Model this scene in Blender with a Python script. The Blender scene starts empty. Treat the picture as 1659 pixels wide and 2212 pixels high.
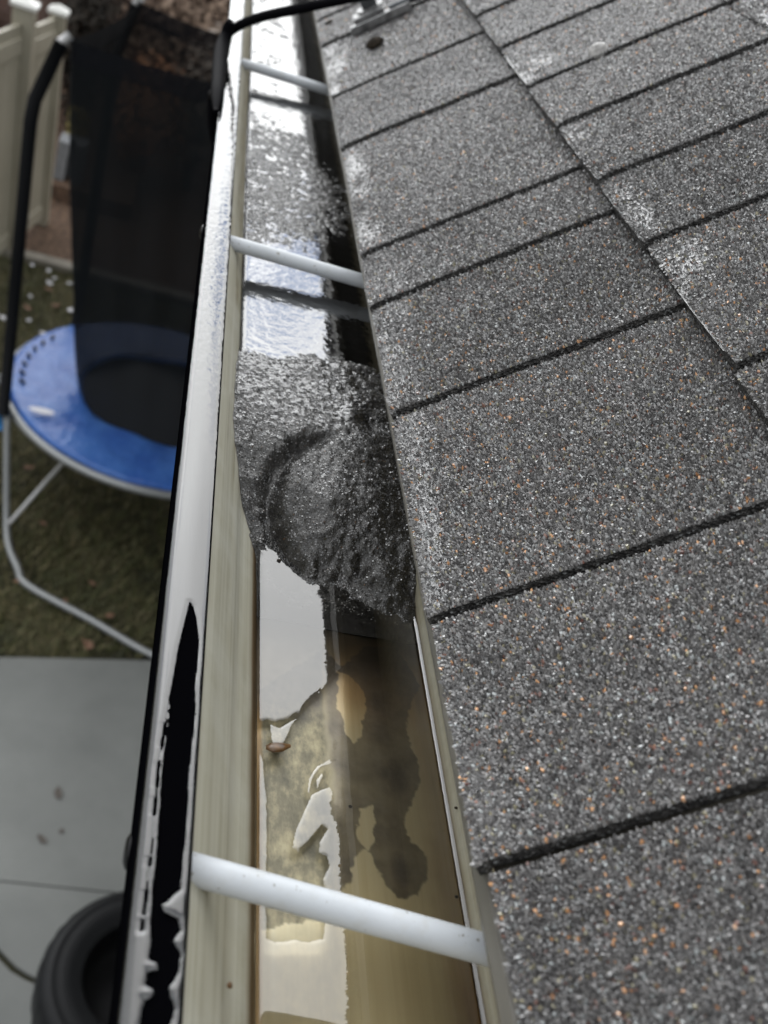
import bpy, math, random
import numpy as np
from mathutils import Matrix, Vector
random.seed(7); rng = np.random.default_rng(7)
S = bpy.context.scene
COL = S.collection

# ------------------------------------------------------------------ camera
CAM = np.array([-0.045552, 0.0, 0.246025])
RM = np.array([[0.94153562, 0.20517128, 0.26723665],      # rows: world axes in camera (right, down, forward)
               [-0.09388449, -0.6019966, 0.79296015],
               [0.3235682, -0.7716896, -0.54753884]])
FPX, CX, CY = 2234.0, 829.5, 1106.0                        # focal length and centre on a 1659 x 2212 grid
cam = bpy.data.objects.new('camera', bpy.data.cameras.new('camera')); COL.objects.link(cam)
m = Matrix.Identity(4)
for i in range(3):
    m[i][0] = RM[i, 0]; m[i][1] = -RM[i, 1]; m[i][2] = -RM[i, 2]; m[i][3] = CAM[i]
cam.matrix_world = m
cam.data.sensor_fit = 'VERTICAL'; cam.data.sensor_height = 36.0; cam.data.lens = 36.0 * FPX / 2212
cam.data.clip_start = 0.01; cam.data.clip_end = 400
cam.data.dof.use_dof = True; cam.data.dof.focus_distance = 0.43; cam.data.dof.aperture_fstop = 13
S.camera = cam

# ------------------------------------------------------------------ world and sun
SUN_EL, SUN_AZ = math.radians(34), math.radians(2)
w = bpy.data.worlds.new('World'); S.world = w; w.use_nodes = True
nt = w.node_tree; N = nt.nodes; L = nt.links
bg = N['Background']; bg.inputs['Strength'].default_value = 0.1
sky = N.new('ShaderNodeTexSky'); sky.sky_type = 'NISHITA'; sky.sun_disc = False
sky.sun_elevation = SUN_EL; sky.sun_rotation = SUN_AZ; sky.dust_density = 0.2; sky.ozone_density = 3.0
tc = N.new('ShaderNodeTexCoord')
def wn(t, **k):
    n = N.new(t)
    for a, b in k.items(): setattr(n, a, b)
    return n
def wmath(op, a, b=None, clamp=False):
    n = wn('ShaderNodeMath', operation=op, use_clamp=clamp)
    for i, v in enumerate((a, b)):
        if v is None: continue
        if isinstance(v, (int, float)): n.inputs[i].default_value = v
        else: L.new(v, n.inputs[i])
    return n.outputs[0]
sep = wn('ShaderNodeSeparateXYZ'); L.new(tc.outputs['Generated'], sep.inputs[0])
zz = wmath('ADD', wmath('MAXIMUM', sep.outputs[2], 0.0), 0.22)
cmb = wn('ShaderNodeCombineXYZ')                           # the cloud layer seen from below
L.new(wmath('DIVIDE', sep.outputs[0], zz), cmb.inputs[0]); L.new(wmath('DIVIDE', sep.outputs[1], zz), cmb.inputs[1])
n1 = wn('ShaderNodeTexNoise'); n1.inputs['Scale'].default_value = 1.5; n1.inputs['Detail'].default_value = 7; n1.inputs['Roughness'].default_value = 0.55
L.new(cmb.outputs[0], n1.inputs['Vector'])
n2 = wn('ShaderNodeTexNoise'); n2.inputs['Scale'].default_value = 0.9; n2.inputs['Detail'].default_value = 5
L.new(cmb.outputs[0], n2.inputs['Vector'])
cover = wn('ShaderNodeMapRange', interpolation_type='SMOOTHSTEP'); cover.inputs[1].default_value = 0.36; cover.inputs[2].default_value = 0.46
L.new(n1.outputs['Fac'], cover.inputs[0])
def blob(az, el, r0, r1):                                  # 1 at this direction, 0 beyond r1 degrees
    d = (math.sin(math.radians(az)) * math.cos(math.radians(el)), math.cos(math.radians(az)) * math.cos(math.radians(el)), math.sin(math.radians(el)))
    dot = wn('ShaderNodeVectorMath', operation='DOT_PRODUCT'); L.new(tc.outputs['Generated'], dot.inputs[0]); dot.inputs[1].default_value = d
    mr = wn('ShaderNodeMapRange', interpolation_type='SMOOTHSTEP')
    mr.inputs[1].default_value = math.cos(math.radians(r1)); mr.inputs[2].default_value = math.cos(math.radians(r0))
    L.new(dot.outputs['Value'], mr.inputs[0]); return mr.outputs[0]
glow = blob(2, 25, 4, 48)
glow2 = blob(-16, 22, 3, 34)
cb = wmath('MULTIPLY_ADD', glow, 9.0); N[-1].inputs[2].default_value = 5.2
cb = wmath('ADD', cb, wmath('MULTIPLY', glow2, 9.0))
glow3 = blob(-72, 56, 5, 85)  # unseen bright sky patch, added at left to lift the gutter floor
cb = wmath('ADD', cb, wmath('MULTIPLY', glow3, 5.5))
tex = wn('ShaderNodeMapRange'); tex.inputs[1].default_value = 0.3; tex.inputs[2].default_value = 0.7; tex.inputs[3].default_value = 0.8; tex.inputs[4].default_value = 1.18
L.new(n2.outputs['Fac'], tex.inputs[0])
cb = wmath('MULTIPLY', cb, tex.outputs[0])
ccol = wn('ShaderNodeVectorMath', operation='SCALE'); ccol.inputs[0].default_value = (0.965, 0.985, 1.0); L.new(cb, ccol.inputs['Scale'])
mixc = wn('ShaderNodeMix', data_type='RGBA')
gap = blob(7.0, 22.6, 1.5, 5.5)                            # a small blue break in the overcast
nb = wn('ShaderNodeTexNoise'); nb.inputs['Scale'].default_value = 9; nb.inputs['Detail'].default_value = 4; L.new(cmb.outputs[0], nb.inputs['Vector'])
wisp = wn('ShaderNodeMapRange'); wisp.inputs[1].default_value = 0.38; wisp.inputs[2].default_value = 0.58; L.new(nb.outputs['Fac'], wisp.inputs[0])
cov = wmath('SUBTRACT', wmath('MAXIMUM', cover.outputs[0], 0.8), wmath('MULTIPLY', wmath('MULTIPLY', gap, wisp.outputs[0]), 1.0), True)
skyc = wn('ShaderNodeVectorMath', operation='MULTIPLY'); L.new(sky.outputs[0], skyc.inputs[0]); skyc.inputs[1].default_value = (0.34, 0.58, 0.92)
L.new(cov, mixc.inputs[0]); L.new(skyc.outputs[0], mixc.inputs[6]); L.new(ccol.outputs[0], mixc.inputs[7])
L.new(mixc.outputs[2], bg.inputs['Color'])

sun = bpy.data.objects.new('sun', bpy.data.lights.new('sun', 'SUN')); COL.objects.link(sun)
sun.data.energy = 0.5; sun.data.angle = math.radians(70); sun.data.color = (1.0, 0.97, 0.92)
d = Vector((math.sin(SUN_AZ) * math.cos(SUN_EL), math.cos(SUN_AZ) * math.cos(SUN_EL), math.sin(SUN_EL)))
sun.rotation_euler = d.to_track_quat('Z', 'Y').to_euler(); sun.location = (0, 6, 6)
S.view_settings.view_transform = 'Standard'; S.view_settings.look = 'None'
S.view_settings.exposure = 0.55; S.view_settings.gamma = 1.0
S.cycles.max_bounces = 8; S.cycles.transparent_max_bounces = 12
S.cycles.use_denoising = True
try: S.cycles.denoiser = 'OPENIMAGEDENOISE'
except Exception: pass

# ------------------------------------------------------------------ helpers
def at(p, z):                                              # a point of the photograph on the level z
    v = np.array([p[0] - CX, p[1] - CY, FPX]); r = RM @ v
    return CAM + r * ((z - CAM[2]) / r[2])
def project(P):
    v = (P - CAM) @ RM
    return CX + FPX * v[:, 0] / v[:, 2], CY + FPX * v[:, 1] / v[:, 2], v[:, 2]

def mesh(name, V, faces, mats, parent=None, smooth=False, col=None, attrs=None, loc=None):
    """V (n,3); faces: list of (array (k,m), material index)"""
    me = bpy.data.meshes.new(name)
    V = np.asarray(V, dtype=np.float32)
    me.vertices.add(len(V)); me.vertices.foreach_set('co', V.ravel())
    loops = np.concatenate([np.asarray(f, dtype=np.int32).ravel() for f, _ in faces])
    tot = np.concatenate([np.full(len(f), np.asarray(f).shape[1], dtype=np.int32) for f, _ in faces])
    mi = np.concatenate([np.full(len(f), k, dtype=np.int32) for f, k in faces])
    me.loops.add(len(loops)); me.loops.foreach_set('vertex_index', loops)
    me.polygons.add(len(tot))
    st = np.zeros(len(tot), dtype=np.int32); st[1:] = np.cumsum(tot)[:-1]
    me.polygons.foreach_set('loop_start', st)
    try: me.polygons.foreach_set('loop_total', tot)
    except Exception: pass
    me.polygons.foreach_set('material_index', mi)
    sm = smooth if isinstance(smooth, (list, tuple)) else [smooth] * len(faces)
    me.polygons.foreach_set('use_smooth', np.concatenate([np.full(len(f), bool(s)) for (f, _), s in zip(faces, sm)]))
    if col is not None:
        a = me.color_attributes.new('Col', 'FLOAT_COLOR', 'POINT')
        c = np.ones((len(V), 4), dtype=np.float32); c[:, :3] = col; a.data.foreach_set('color', c.ravel())
    for k, v in (attrs or {}).items():
        a = me.attributes.new(k, 'FLOAT', 'POINT'); a.data.foreach_set('value', np.asarray(v, dtype=np.float32).ravel())
    for mt in (mats if isinstance(mats, (list, tuple)) else [mats]): me.materials.append(mt)
    me.update(); me.validate()
    o = bpy.data.objects.new(name, me); COL.objects.link(o)
    if parent is not None:
        o.parent = parent
        o.matrix_parent_inverse = Matrix.Translation(parent.location).inverted()
    return o
def tag(o, label=None, cat=None, group=None, kind=None):
    if label: o['label'] = label
    if cat: o['category'] = cat
    if group: o['group'] = group
    if kind: o['kind'] = kind
    return o
def empty(name, loc, label, cat, group=None):
    o = bpy.data.objects.new(name, None); COL.objects.link(o); o.location = loc; o.empty_display_size = 0.05
    return tag(o, label, cat, group)

def hash2(i, j, s=0):
    h = (i.astype(np.int64) * 374761393 + j.astype(np.int64) * 668265263 + s * 974634777) & 0xFFFFFFFF
    h = ((h ^ (h >> 13)) * 1274126177) & 0xFFFFFFFF
    return ((h ^ (h >> 16)) & 0xFFFF) / 65535.0
def vnoise(x, y, s=0):
    x = np.asarray(x, dtype=float); y = np.asarray(y, dtype=float)
    i = np.floor(x); j = np.floor(y); u = x - i; v = y - j
    u = u * u * (3 - 2 * u); v = v * v * (3 - 2 * v)
    a = hash2(i, j, s); b = hash2(i + 1, j, s); c = hash2(i, j + 1, s); d_ = hash2(i + 1, j + 1, s)
    return (a * (1 - u) + b * u) * (1 - v) + (c * (1 - u) + d_ * u) * v
def fbm(x, y, s=0, o=4):
    r = 0; a = 0.5; t = 0
    for k in range(o):
        r = r + a * vnoise(np.asarray(x) * 2 ** k, np.asarray(y) * 2 ** k, s + k); t += a; a *= 0.5
    return r / t
def sstep(a, b, x):
    t = np.clip((x - a) / (b - a), 0, 1); return t * t * (3 - 2 * t)
def sdist(x, y, poly):
    """signed distance to a polygon, positive inside"""
    P = np.asarray(poly, dtype=float); Q = np.roll(P, -1, 0)
    d2 = np.full(x.shape, 1e9); ins = np.zeros(x.shape, bool)
    for (ax, ay), (bx, by) in zip(P, Q):
        ex, ey = bx - ax, by - ay
        t = np.clip(((x - ax) * ex + (y - ay) * ey) / (ex * ex + ey * ey + 1e-18), 0, 1)
        d2 = np.minimum(d2, (x - ax - t * ex) ** 2 + (y - ay - t * ey) ** 2)
        if ay != by: ins ^= ((ay > y) != (by > y)) & (x < (bx - ax) * (y - ay) / (by - ay) + ax)
    return np.where(ins, 1, -1) * np.sqrt(d2)
def gridfaces(nu, nv, close_v=False):
    i, j = np.meshgrid(np.arange(nu - 1), np.arange(nv if close_v else nv - 1), indexing='ij')
    i = i.ravel(); j = j.ravel(); j2 = (j + 1) % nv
    return np.stack([i * nv + j, (i + 1) * nv + j, (i + 1) * nv + j2, i * nv + j2], 1)
def boxes(*bs):
    V = []; F = []
    for (x0, y0, z0, x1, y1, z1) in bs:
        k = len(V)
        V += [(x0, y0, z0), (x1, y0, z0), (x1, y1, z0), (x0, y1, z0), (x0, y0, z1), (x1, y0, z1), (x1, y1, z1), (x0, y1, z1)]
        F += [[k + a for a in q] for q in ((0, 3, 2, 1), (4, 5, 6, 7), (0, 1, 5, 4), (1, 2, 6, 5), (2, 3, 7, 6), (3, 0, 4, 7))]
    return np.array(V), np.array(F)
def bevel(o, wdt, seg=2):
    md = o.modifiers.new('bevel', 'BEVEL'); md.width = wdt; md.segments = seg; md.limit_method = 'ANGLE'; return o
def tube(path, r, n=12, cap=True):
    P = [np.array(p, dtype=float) for p in path]; rs = r if isinstance(r, (list, tuple, np.ndarray)) else [r] * len(P)
    V = []; up = None
    for k, p in enumerate(P):
        t = P[min(k + 1, len(P) - 1)] - P[max(k - 1, 0)]; t /= np.linalg.norm(t)
        if up is None:
            up = np.array([0, 0, 1.0]) if abs(t[2]) < 0.9 else np.array([1.0, 0, 0])
        a = np.cross(t, up); a /= np.linalg.norm(a); b = np.cross(a, t); up = b
        for q in range(n):
            an = 2 * math.pi * q / n; V.append(p + rs[k] * (math.cos(an) * a + math.sin(an) * b))
    F = gridfaces(len(P), n, True); fs = [(F, 0)]
    if cap:
        fs.append((np.array([list(range(n - 1, -1, -1))]), 0)); fs.append((np.array([[(len(P) - 1) * n + q for q in range(n)]]), 0))
    return np.array(V), fs
def smoothpath(pts, n=8):
    pts = [np.array(p, dtype=float) for p in pts]; out = []
    for i in range(len(pts) - 1):
        p0, p1, p2, p3 = pts[max(i - 1, 0)], pts[i], pts[i + 1], pts[min(i + 2, len(pts) - 1)]
        for k in range(n):
            t = k / n
            out.append(0.5 * (2 * p1 + (p2 - p0) * t + (2 * p0 - 5 * p1 + 4 * p2 - p3) * t * t + (3 * p1 - p0 - 3 * p2 + p3) * t ** 3))
    out.append(pts[-1]); return out
def lathe(profile, n=48):
    V = [(r * math.cos(2 * math.pi * q / n), r * math.sin(2 * math.pi * q / n), z) for (r, z) in profile for q in range(n)]
    return np.array(V), gridfaces(len(profile), n, True)
def join(parts):
    V = []; F = []; k = 0
    for v, fs in parts:
        V.append(np.asarray(v)); F += [(np.asarray(f) + k, mi) for f, mi in fs]; k += len(v)
    return np.concatenate(V), F

# ------------------------------------------------------------------ materials
class MT:
    def __init__(s, name, rough=0.5, base=(0.5, 0.5, 0.5), metal=0.0, spec=0.5):
        s.m = bpy.data.materials.new(name); s.m.use_nodes = True
        s.n = s.m.node_tree.nodes; s.l = s.m.node_tree.links; s.b = s.n['Principled BSDF']
        s.b.inputs['Base Color'].default_value = (*base, 1); s.b.inputs['Roughness'].default_value = rough
        s.b.inputs['Metallic'].default_value = metal; s.b.inputs['Specular IOR Level'].default_value = spec
        s.tc = s.n.new('ShaderNodeTexCoord').outputs['Object']
    def noise(s, scale, detail=4, rough=0.55, stretch=None):
        n = s.n.new('ShaderNodeTexNoise'); n.inputs['Scale'].default_value = scale
        n.inputs['Detail'].default_value = detail; n.inputs['Roughness'].default_value = rough
        v = s.tc
        if stretch:
            mp = s.n.new('ShaderNodeMapping'); mp.inputs['Scale'].default_value = stretch; s.l.new(v, mp.inputs['Vector']); v = mp.outputs[0]
        s.l.new(v, n.inputs['Vector']); return n.outputs['Fac']
    def voro(s, scale, out='Distance'):
        n = s.n.new('ShaderNodeTexVoronoi'); n.inputs['Scale'].default_value = scale; s.l.new(s.tc, n.inputs['Vector']); return n.outputs[out]
    def ramp(s, fac, stops):
        r = s.n.new('ShaderNodeValToRGB'); e = r.color_ramp.elements
        while len(e) < len(stops): e.new(0.5)
        for el, (p, c) in zip(e, stops): el.position = p; el.color = (*c, 1) if not isinstance(c, (int, float)) else (c, c, c, 1)
        s.l.new(fac, r.inputs[0]); return r.outputs[0]
    def mix(s, fac, a, b, mode='MIX'):
        x = s.n.new('ShaderNodeMix'); x.data_type = 'RGBA'; x.blend_type = mode
        for sock, v in ((x.inputs[0], fac), (x.inputs[6], a), (x.inputs[7], b)):
            if isinstance(v, (int, float)): sock.default_value = v
            elif isinstance(v, tuple): sock.default_value = (*v, 1)
            else: s.l.new(v, sock)
        return x.outputs[2]
    def math(s, op, a, b=0.0):
        x = s.n.new('ShaderNodeMath'); x.operation = op
        for i, v in enumerate((a, b)):
            if isinstance(v, (int, float)): x.inputs[i].default_value = v
            else: s.l.new(v, x.inputs[i])
        return x.outputs[0]
    def attr(s, name, out='Fac'):
        a = s.n.new('ShaderNodeAttribute'); a.attribute_name = name; return a.outputs[out]
    def color(s, v): s.l.new(v, s.b.inputs['Base Color']); return s
    def rough(s, v): s.l.new(v, s.b.inputs['Roughness']); return s
    def bump(s, h, strength=0.3, dist=0.001):
        b = s.n.new('ShaderNodeBump'); b.inputs['Strength'].default_value = strength; b.inputs['Distance'].default_value = dist
        s.l.new(h, b.inputs['Height']); s.l.new(b.outputs[0], s.b.inputs['Normal']); return s

def water_mat(name, ior, tint, ripples=None, rough=0.0):
    t = MT(name); n, l = t.n, t.l
    tr = n.new('ShaderNodeBsdfTransparent'); tr.inputs[0].default_value = (*tint, 1)
    gl = n.new('ShaderNodeBsdfGlossy'); gl.inputs['Roughness'].default_value = rough; gl.inputs['Color'].default_value = (1, 1, 1, 1)
    fr = n.new('ShaderNodeFresnel'); fr.inputs['IOR'].default_value = ior
    mx = n.new('ShaderNodeMixShader')
    if ripples:
        h = t.noise(ripples[0], 3, 0.5)
        b = n.new('ShaderNodeBump'); b.inputs['Strength'].default_value = ripples[1]; b.inputs['Distance'].default_value = 0.001
        l.new(h, b.inputs['Height']); l.new(b.outputs[0], gl.inputs['Normal']); l.new(b.outputs[0], fr.inputs['Normal'])
    l.new(fr.outputs[0], mx.inputs[0]); l.new(tr.outputs[0], mx.inputs[1]); l.new(gl.outputs[0], mx.inputs[2])
    l.new(mx.outputs[0], n['Material Output'].inputs['Surface']); n.remove(t.b)
    return t.m

t = MT('shingle_mat', 0.62, spec=0.35)                     # asphalt between the granules, and granules where they are too far to model
v = t.voro(900, 'Color'); sepv = t.n.new('ShaderNodeSeparateColor'); t.l.new(v, sepv.inputs[0])
t.color(t.mix(0.75, (0.005, 0.005, 0.005), t.ramp(sepv.outputs[0], [(0, (0.016, 0.016, 0.016)), (0.5, (0.055, 0.052, 0.05)), (0.85, (0.13, 0.125, 0.12)), (1, (0.3, 0.31, 0.31))])))
t.bump(t.voro(900), 0.9, 0.0012); M_SHINGLE = t.m
def granule_mat(name, rough, spec, coat=0.0, dark=1.0):
    t = MT(name, rough, spec=spec)
    c = t.attr('Col', 'Color')
    n = t.noise(1400, 2)
    t.color(t.mix(0.55, c, t.ramp(n, [(0.3, 0.55 * dark), (0.7, 1.25 * dark)]), 'MULTIPLY'))
    if coat: t.b.inputs['Coat Weight'].default_value = coat; t.b.inputs['Coat Roughness'].default_value = 0.14 if dark == 1.0 else 0.22; t.b.inputs['Coat IOR'].default_value = 1.5 if dark == 1.0 else 1.75
    return t.m
M_GRAN = granule_mat('granule_mat', 0.32, 0.8, 0.8, 0.98)
M_GRIT = granule_mat('wet_grit_mat', 0.16, 1.0, 1.0)
t = MT('wet_silt_mat', 0.16, spec=0.7)
t.color(t.ramp(t.noise(420, 5), [(0.3, (0.006, 0.0055, 0.0045)), (0.7, (0.028, 0.025, 0.021))]))
t.bump(t.noise(1500, 3), 0.8, 0.0006); M_SILT = t.m

t = MT('aged_cream_metal', 0.42, spec=0.4)
st = t.noise(1.0, 5, 0.6, (420, 6, 420))
clean = t.ramp(st, [(0.3, (0.70, 0.59, 0.36)), (0.55, (0.79, 0.69, 0.45)), (0.75, (0.83, 0.75, 0.53))])
bl = t.noise(38, 5, 0.6)
clean = t.mix(t.math('MULTIPLY', bl, 0.5), clean, (0.62, 0.58, 0.40))
mott = t.noise(1.0, 7, 0.72, (260, 110, 200))
mott2 = t.noise(95, 4, 0.6)
siltc = t.ramp(t.math('MULTIPLY', t.math('ADD', mott, mott2), 0.5), [(0.36, (0.11, 0.10, 0.065)), (0.48, (0.20, 0.18, 0.115)), (0.56, (0.33, 0.29, 0.18)), (0.62, (0.42, 0.37, 0.23))])
c = t.mix(t.attr('mottle'), clean, siltc)
rustc = t.ramp(t.noise(1.0, 5, 0.6, (150, 14, 150)), [(0.3, (0.28, 0.15, 0.05)), (0.7, (0.58, 0.36, 0.15))])
c = t.mix(t.attr('rust'), c, rustc)
darkc = t.ramp(t.noise(170, 5, 0.65), [(0.3, (0.115, 0.100, 0.082)), (0.55, (0.170, 0.150, 0.126)), (0.75, (0.225, 0.203, 0.175))])
c = t.mix(t.attr('silt'), c, darkc)
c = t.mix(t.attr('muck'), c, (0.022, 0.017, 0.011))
t.color(c); t.bump(st, 0.08, 0.0006); M_CREAM = t.m

t = MT('front_wall_paint', 0.5, spec=0.4)
st = t.noise(1.0, 6, 0.65, (300, 3.0, 300)); bl = t.noise(28, 5, 0.65); fl = t.noise(210, 5, 0.7)
c = t.ramp(st, [(0.3, (0.29, 0.275, 0.205)), (0.5, (0.39, 0.375, 0.295)), (0.72, (0.48, 0.47, 0.395))])
c = t.mix(t.math('MULTIPLY', t.ramp(bl, [(0.45, 0.0), (0.7, 1.0)]), 0.5), c, (0.52, 0.52, 0.46))
c = t.mix(t.attr('dirt'), c, t.ramp(fl, [(0.35, (0.10, 0.085, 0.05)), (0.65, (0.26, 0.22, 0.13))]))
c = t.mix(t.attr('rust'), c, (0.10, 0.058, 0.02))
t.color(c); t.bump(st, 0.1, 0.0008); M_WALL = t.m

t = MT('black_gutter_paint', 0.34, (0.0015, 0.0015, 0.002), spec=0.0)
t.bump(t.noise(160, 3), 0.05, 0.0005); M_BLACK = t.m
t = MT('black_gutter_side', 0.25, (0.004, 0.004, 0.005), spec=0.3); M_BLACKSIDE = t.m
t = MT('white_spike_paint', 0.38, spec=0.5)
sp = t.ramp(t.noise(420, 2, 0.5), [(0.69, 0.0), (0.74, 1.0)])
t.color(t.mix(sp, t.mix(t.ramp(t.noise(130, 6, 0.7), [(0.52, 0.0), (0.75, 0.5)]), t.ramp(t.noise(40, 4), [(0.3, (0.54, 0.57, 0.60)), (0.7, (0.62, 0.65, 0.68))]), (0.50, 0.50, 0.47)), (0.26, 0.25, 0.22))); t.bump(t.noise(700, 2), 0.12, 0.0004); M_SPIKE = t.m
M_WATER = water_mat('pool_water', 2.05, (0.99, 0.975, 0.94))
M_WATER2 = water_mat('upper_pool_water', 2.7, (0.2, 0.19, 0.17), (150, 0.30), 0.03)
M_FILM = water_mat('film_water', 1.95, (0.92, 0.92, 0.93), (40, 0.06))
t = MT('drip_metal', 0.4, (0.12, 0.115, 0.10), 0.0); t.color(t.ramp(t.noise(1, 4, 0.5, (60, 8, 60)), [(0.3, (0.10, 0.095, 0.08)), (0.7, (0.24, 0.225, 0.2))])); M_DRIP = t.m
t = MT('fascia_paint', 0.6, (0.05, 0.045, 0.035)); M_FASCIA = t.m
t = MT('siding_paint', 0.6, (0.42, 0.42, 0.40)); t.color(t.ramp(t.noise(3), [(0.3, (0.38, 0.38, 0.36)), (0.7, (0.46, 0.46, 0.44))])); M_SIDING = t.m

# ------------------------------------------------------------------ granules
def granule_cols(n, orange=0.03, light=0.07, base=1.0):
    u = rng.random(n)[:, None]; k = rng.random(n)
    c = np.where(k[:, None] < 0.62, np.array([0.036, 0.035, 0.035]) + u * np.array([0.046, 0.044, 0.043]), np.array([0.072, 0.070, 0.069]) + u * np.array([0.075, 0.073, 0.071]))
    b = rng.random(n)
    def put(mask, lo, hi):
        q = rng.random(n)[:, None]; c[mask] = (np.array(lo) + q * (np.array(hi) - np.array(lo)))[mask]
    put(b < light, (0.15, 0.16, 0.16), (0.26, 0.275, 0.275))
    put((b > light) & (b < light + orange), (0.24, 0.115, 0.05), (0.42, 0.23, 0.11))
    put((b > light + orange) & (b < light + orange * 2.0), (0.06, 0.025, 0.02), (0.14, 0.07, 0.05))
    put((b > light + orange * 2) & (b < light + orange * 3.5), (0.10, 0.095, 0.06), (0.2, 0.18, 0.12))
    return c * base
def granules(P, n, t1, size, cols, flat=0.85, sink=0.18, tilt=0.40):
    tilt = np.broadcast_to(np.asarray(tilt, dtype=float), (len(P),))[:, None]
    """stone chips at P: eight corners each, on a surface of normal n"""
    k = len(P); t2 = np.cross(n, t1)
    an = rng.random(k) * 2 * math.pi; asp = 0.65 + 0.6 * rng.random(k)
    e1 = np.cos(an)[:, None] * t1 + np.sin(an)[:, None] * t2; e2 = np.cross(n, e1)
    ax = (size * asp)[:, None]; ay = (size / np.sqrt(asp))[:, None]; h = (size * flat * (0.6 + 0.8 * rng.random(k)))[:, None]
    base = P - n * (size * sink)[:, None]
    tx = (rng.random(k)[:, None] - 0.5) * 2 * tilt; ty = (rng.random(k)[:, None] - 0.5) * 2 * tilt
    V = np.empty((k, 8, 3))
    for q, (a, b) in enumerate(((-1, -1), (1, -1), (1, 1), (-1, 1))):
        ja = a * (0.42 + 0.16 * rng.random(k))[:, None]; jb = b * (0.42 + 0.16 * rng.random(k))[:, None]
        V[:, q] = base + e1 * ax * ja + e2 * ay * jb
        V[:, q + 4] = base + e1 * ax * ja * 0.66 + e2 * ay * jb * 0.66 + n * (h * (1 + 1.3 * (tx * ja * 2 + ty * jb * 2)))
    f = np.array([(4, 5, 6, 7), (0, 1, 5, 4), (1, 2, 6, 5), (2, 3, 7, 6), (3, 0, 4, 7)])
    F = (np.arange(k)[:, None, None] * 8 + f[None]).reshape(-1, 4)
    return V.reshape(-1, 3), F, np.repeat(cols, 8, 0)

# ------------------------------------------------------------------ roof
PITCH = math.radians(41); EX = 0.143
UP = np.array([math.cos(PITCH), 0, math.sin(PITCH)]); NR = np.array([-math.sin(PITCH), 0, math.cos(PITCH)])
EAVE = np.array([0.0824, 0, 0.0098])
Y0, Y1 = -2.5, 6.0
house = empty('house', (0.45, 1.75, -3.0), 'house with a steep grey granule shingle roof draining into the gutter', 'house')
YA = np.array([0.0, 1.0, 0])
def slots_far(lst, seed):
    r = random.Random(seed); a = list(lst); y = a[0]
    while y > Y0 + 0.2: y -= r.uniform(0.08, 0.15); a.insert(0, y)
    y = a[-1]
    while y < Y1 - 0.2: y += r.uniform(0.08, 0.15); a.append(y)
    return a
COURSES = [(0.0, slots_far([0.170, 0.2745, 0.4165, 0.532, 0.6035, 0.8065, 0.946, 1.131, 1.243, 1.36, 1.48], 3)),
           (EX, slots_far([0.20, 0.3487, 0.4721, 0.5608, 0.6602, 0.7519, 0.8614, 0.9762, 1.075, 1.19, 1.31], 4)),
           (2 * EX, slots_far([0.25, 0.41, 0.56, 0.67, 0.745, 0.84, 0.97], 5))]
for k in range(3, 19): COURSES.append((k * EX, None))
def course_h(s, s0):                                       # height above the roof plane: each course rides on the one below
    hh = 0.0032 * (1 - (s - s0) / (EX * 1.1)) + (0.0042 if s0 > 0 else 0.0)
    return hh - 0.0014 * np.clip(1 - (s - s0) / 0.006, 0, 1) ** 2
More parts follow.
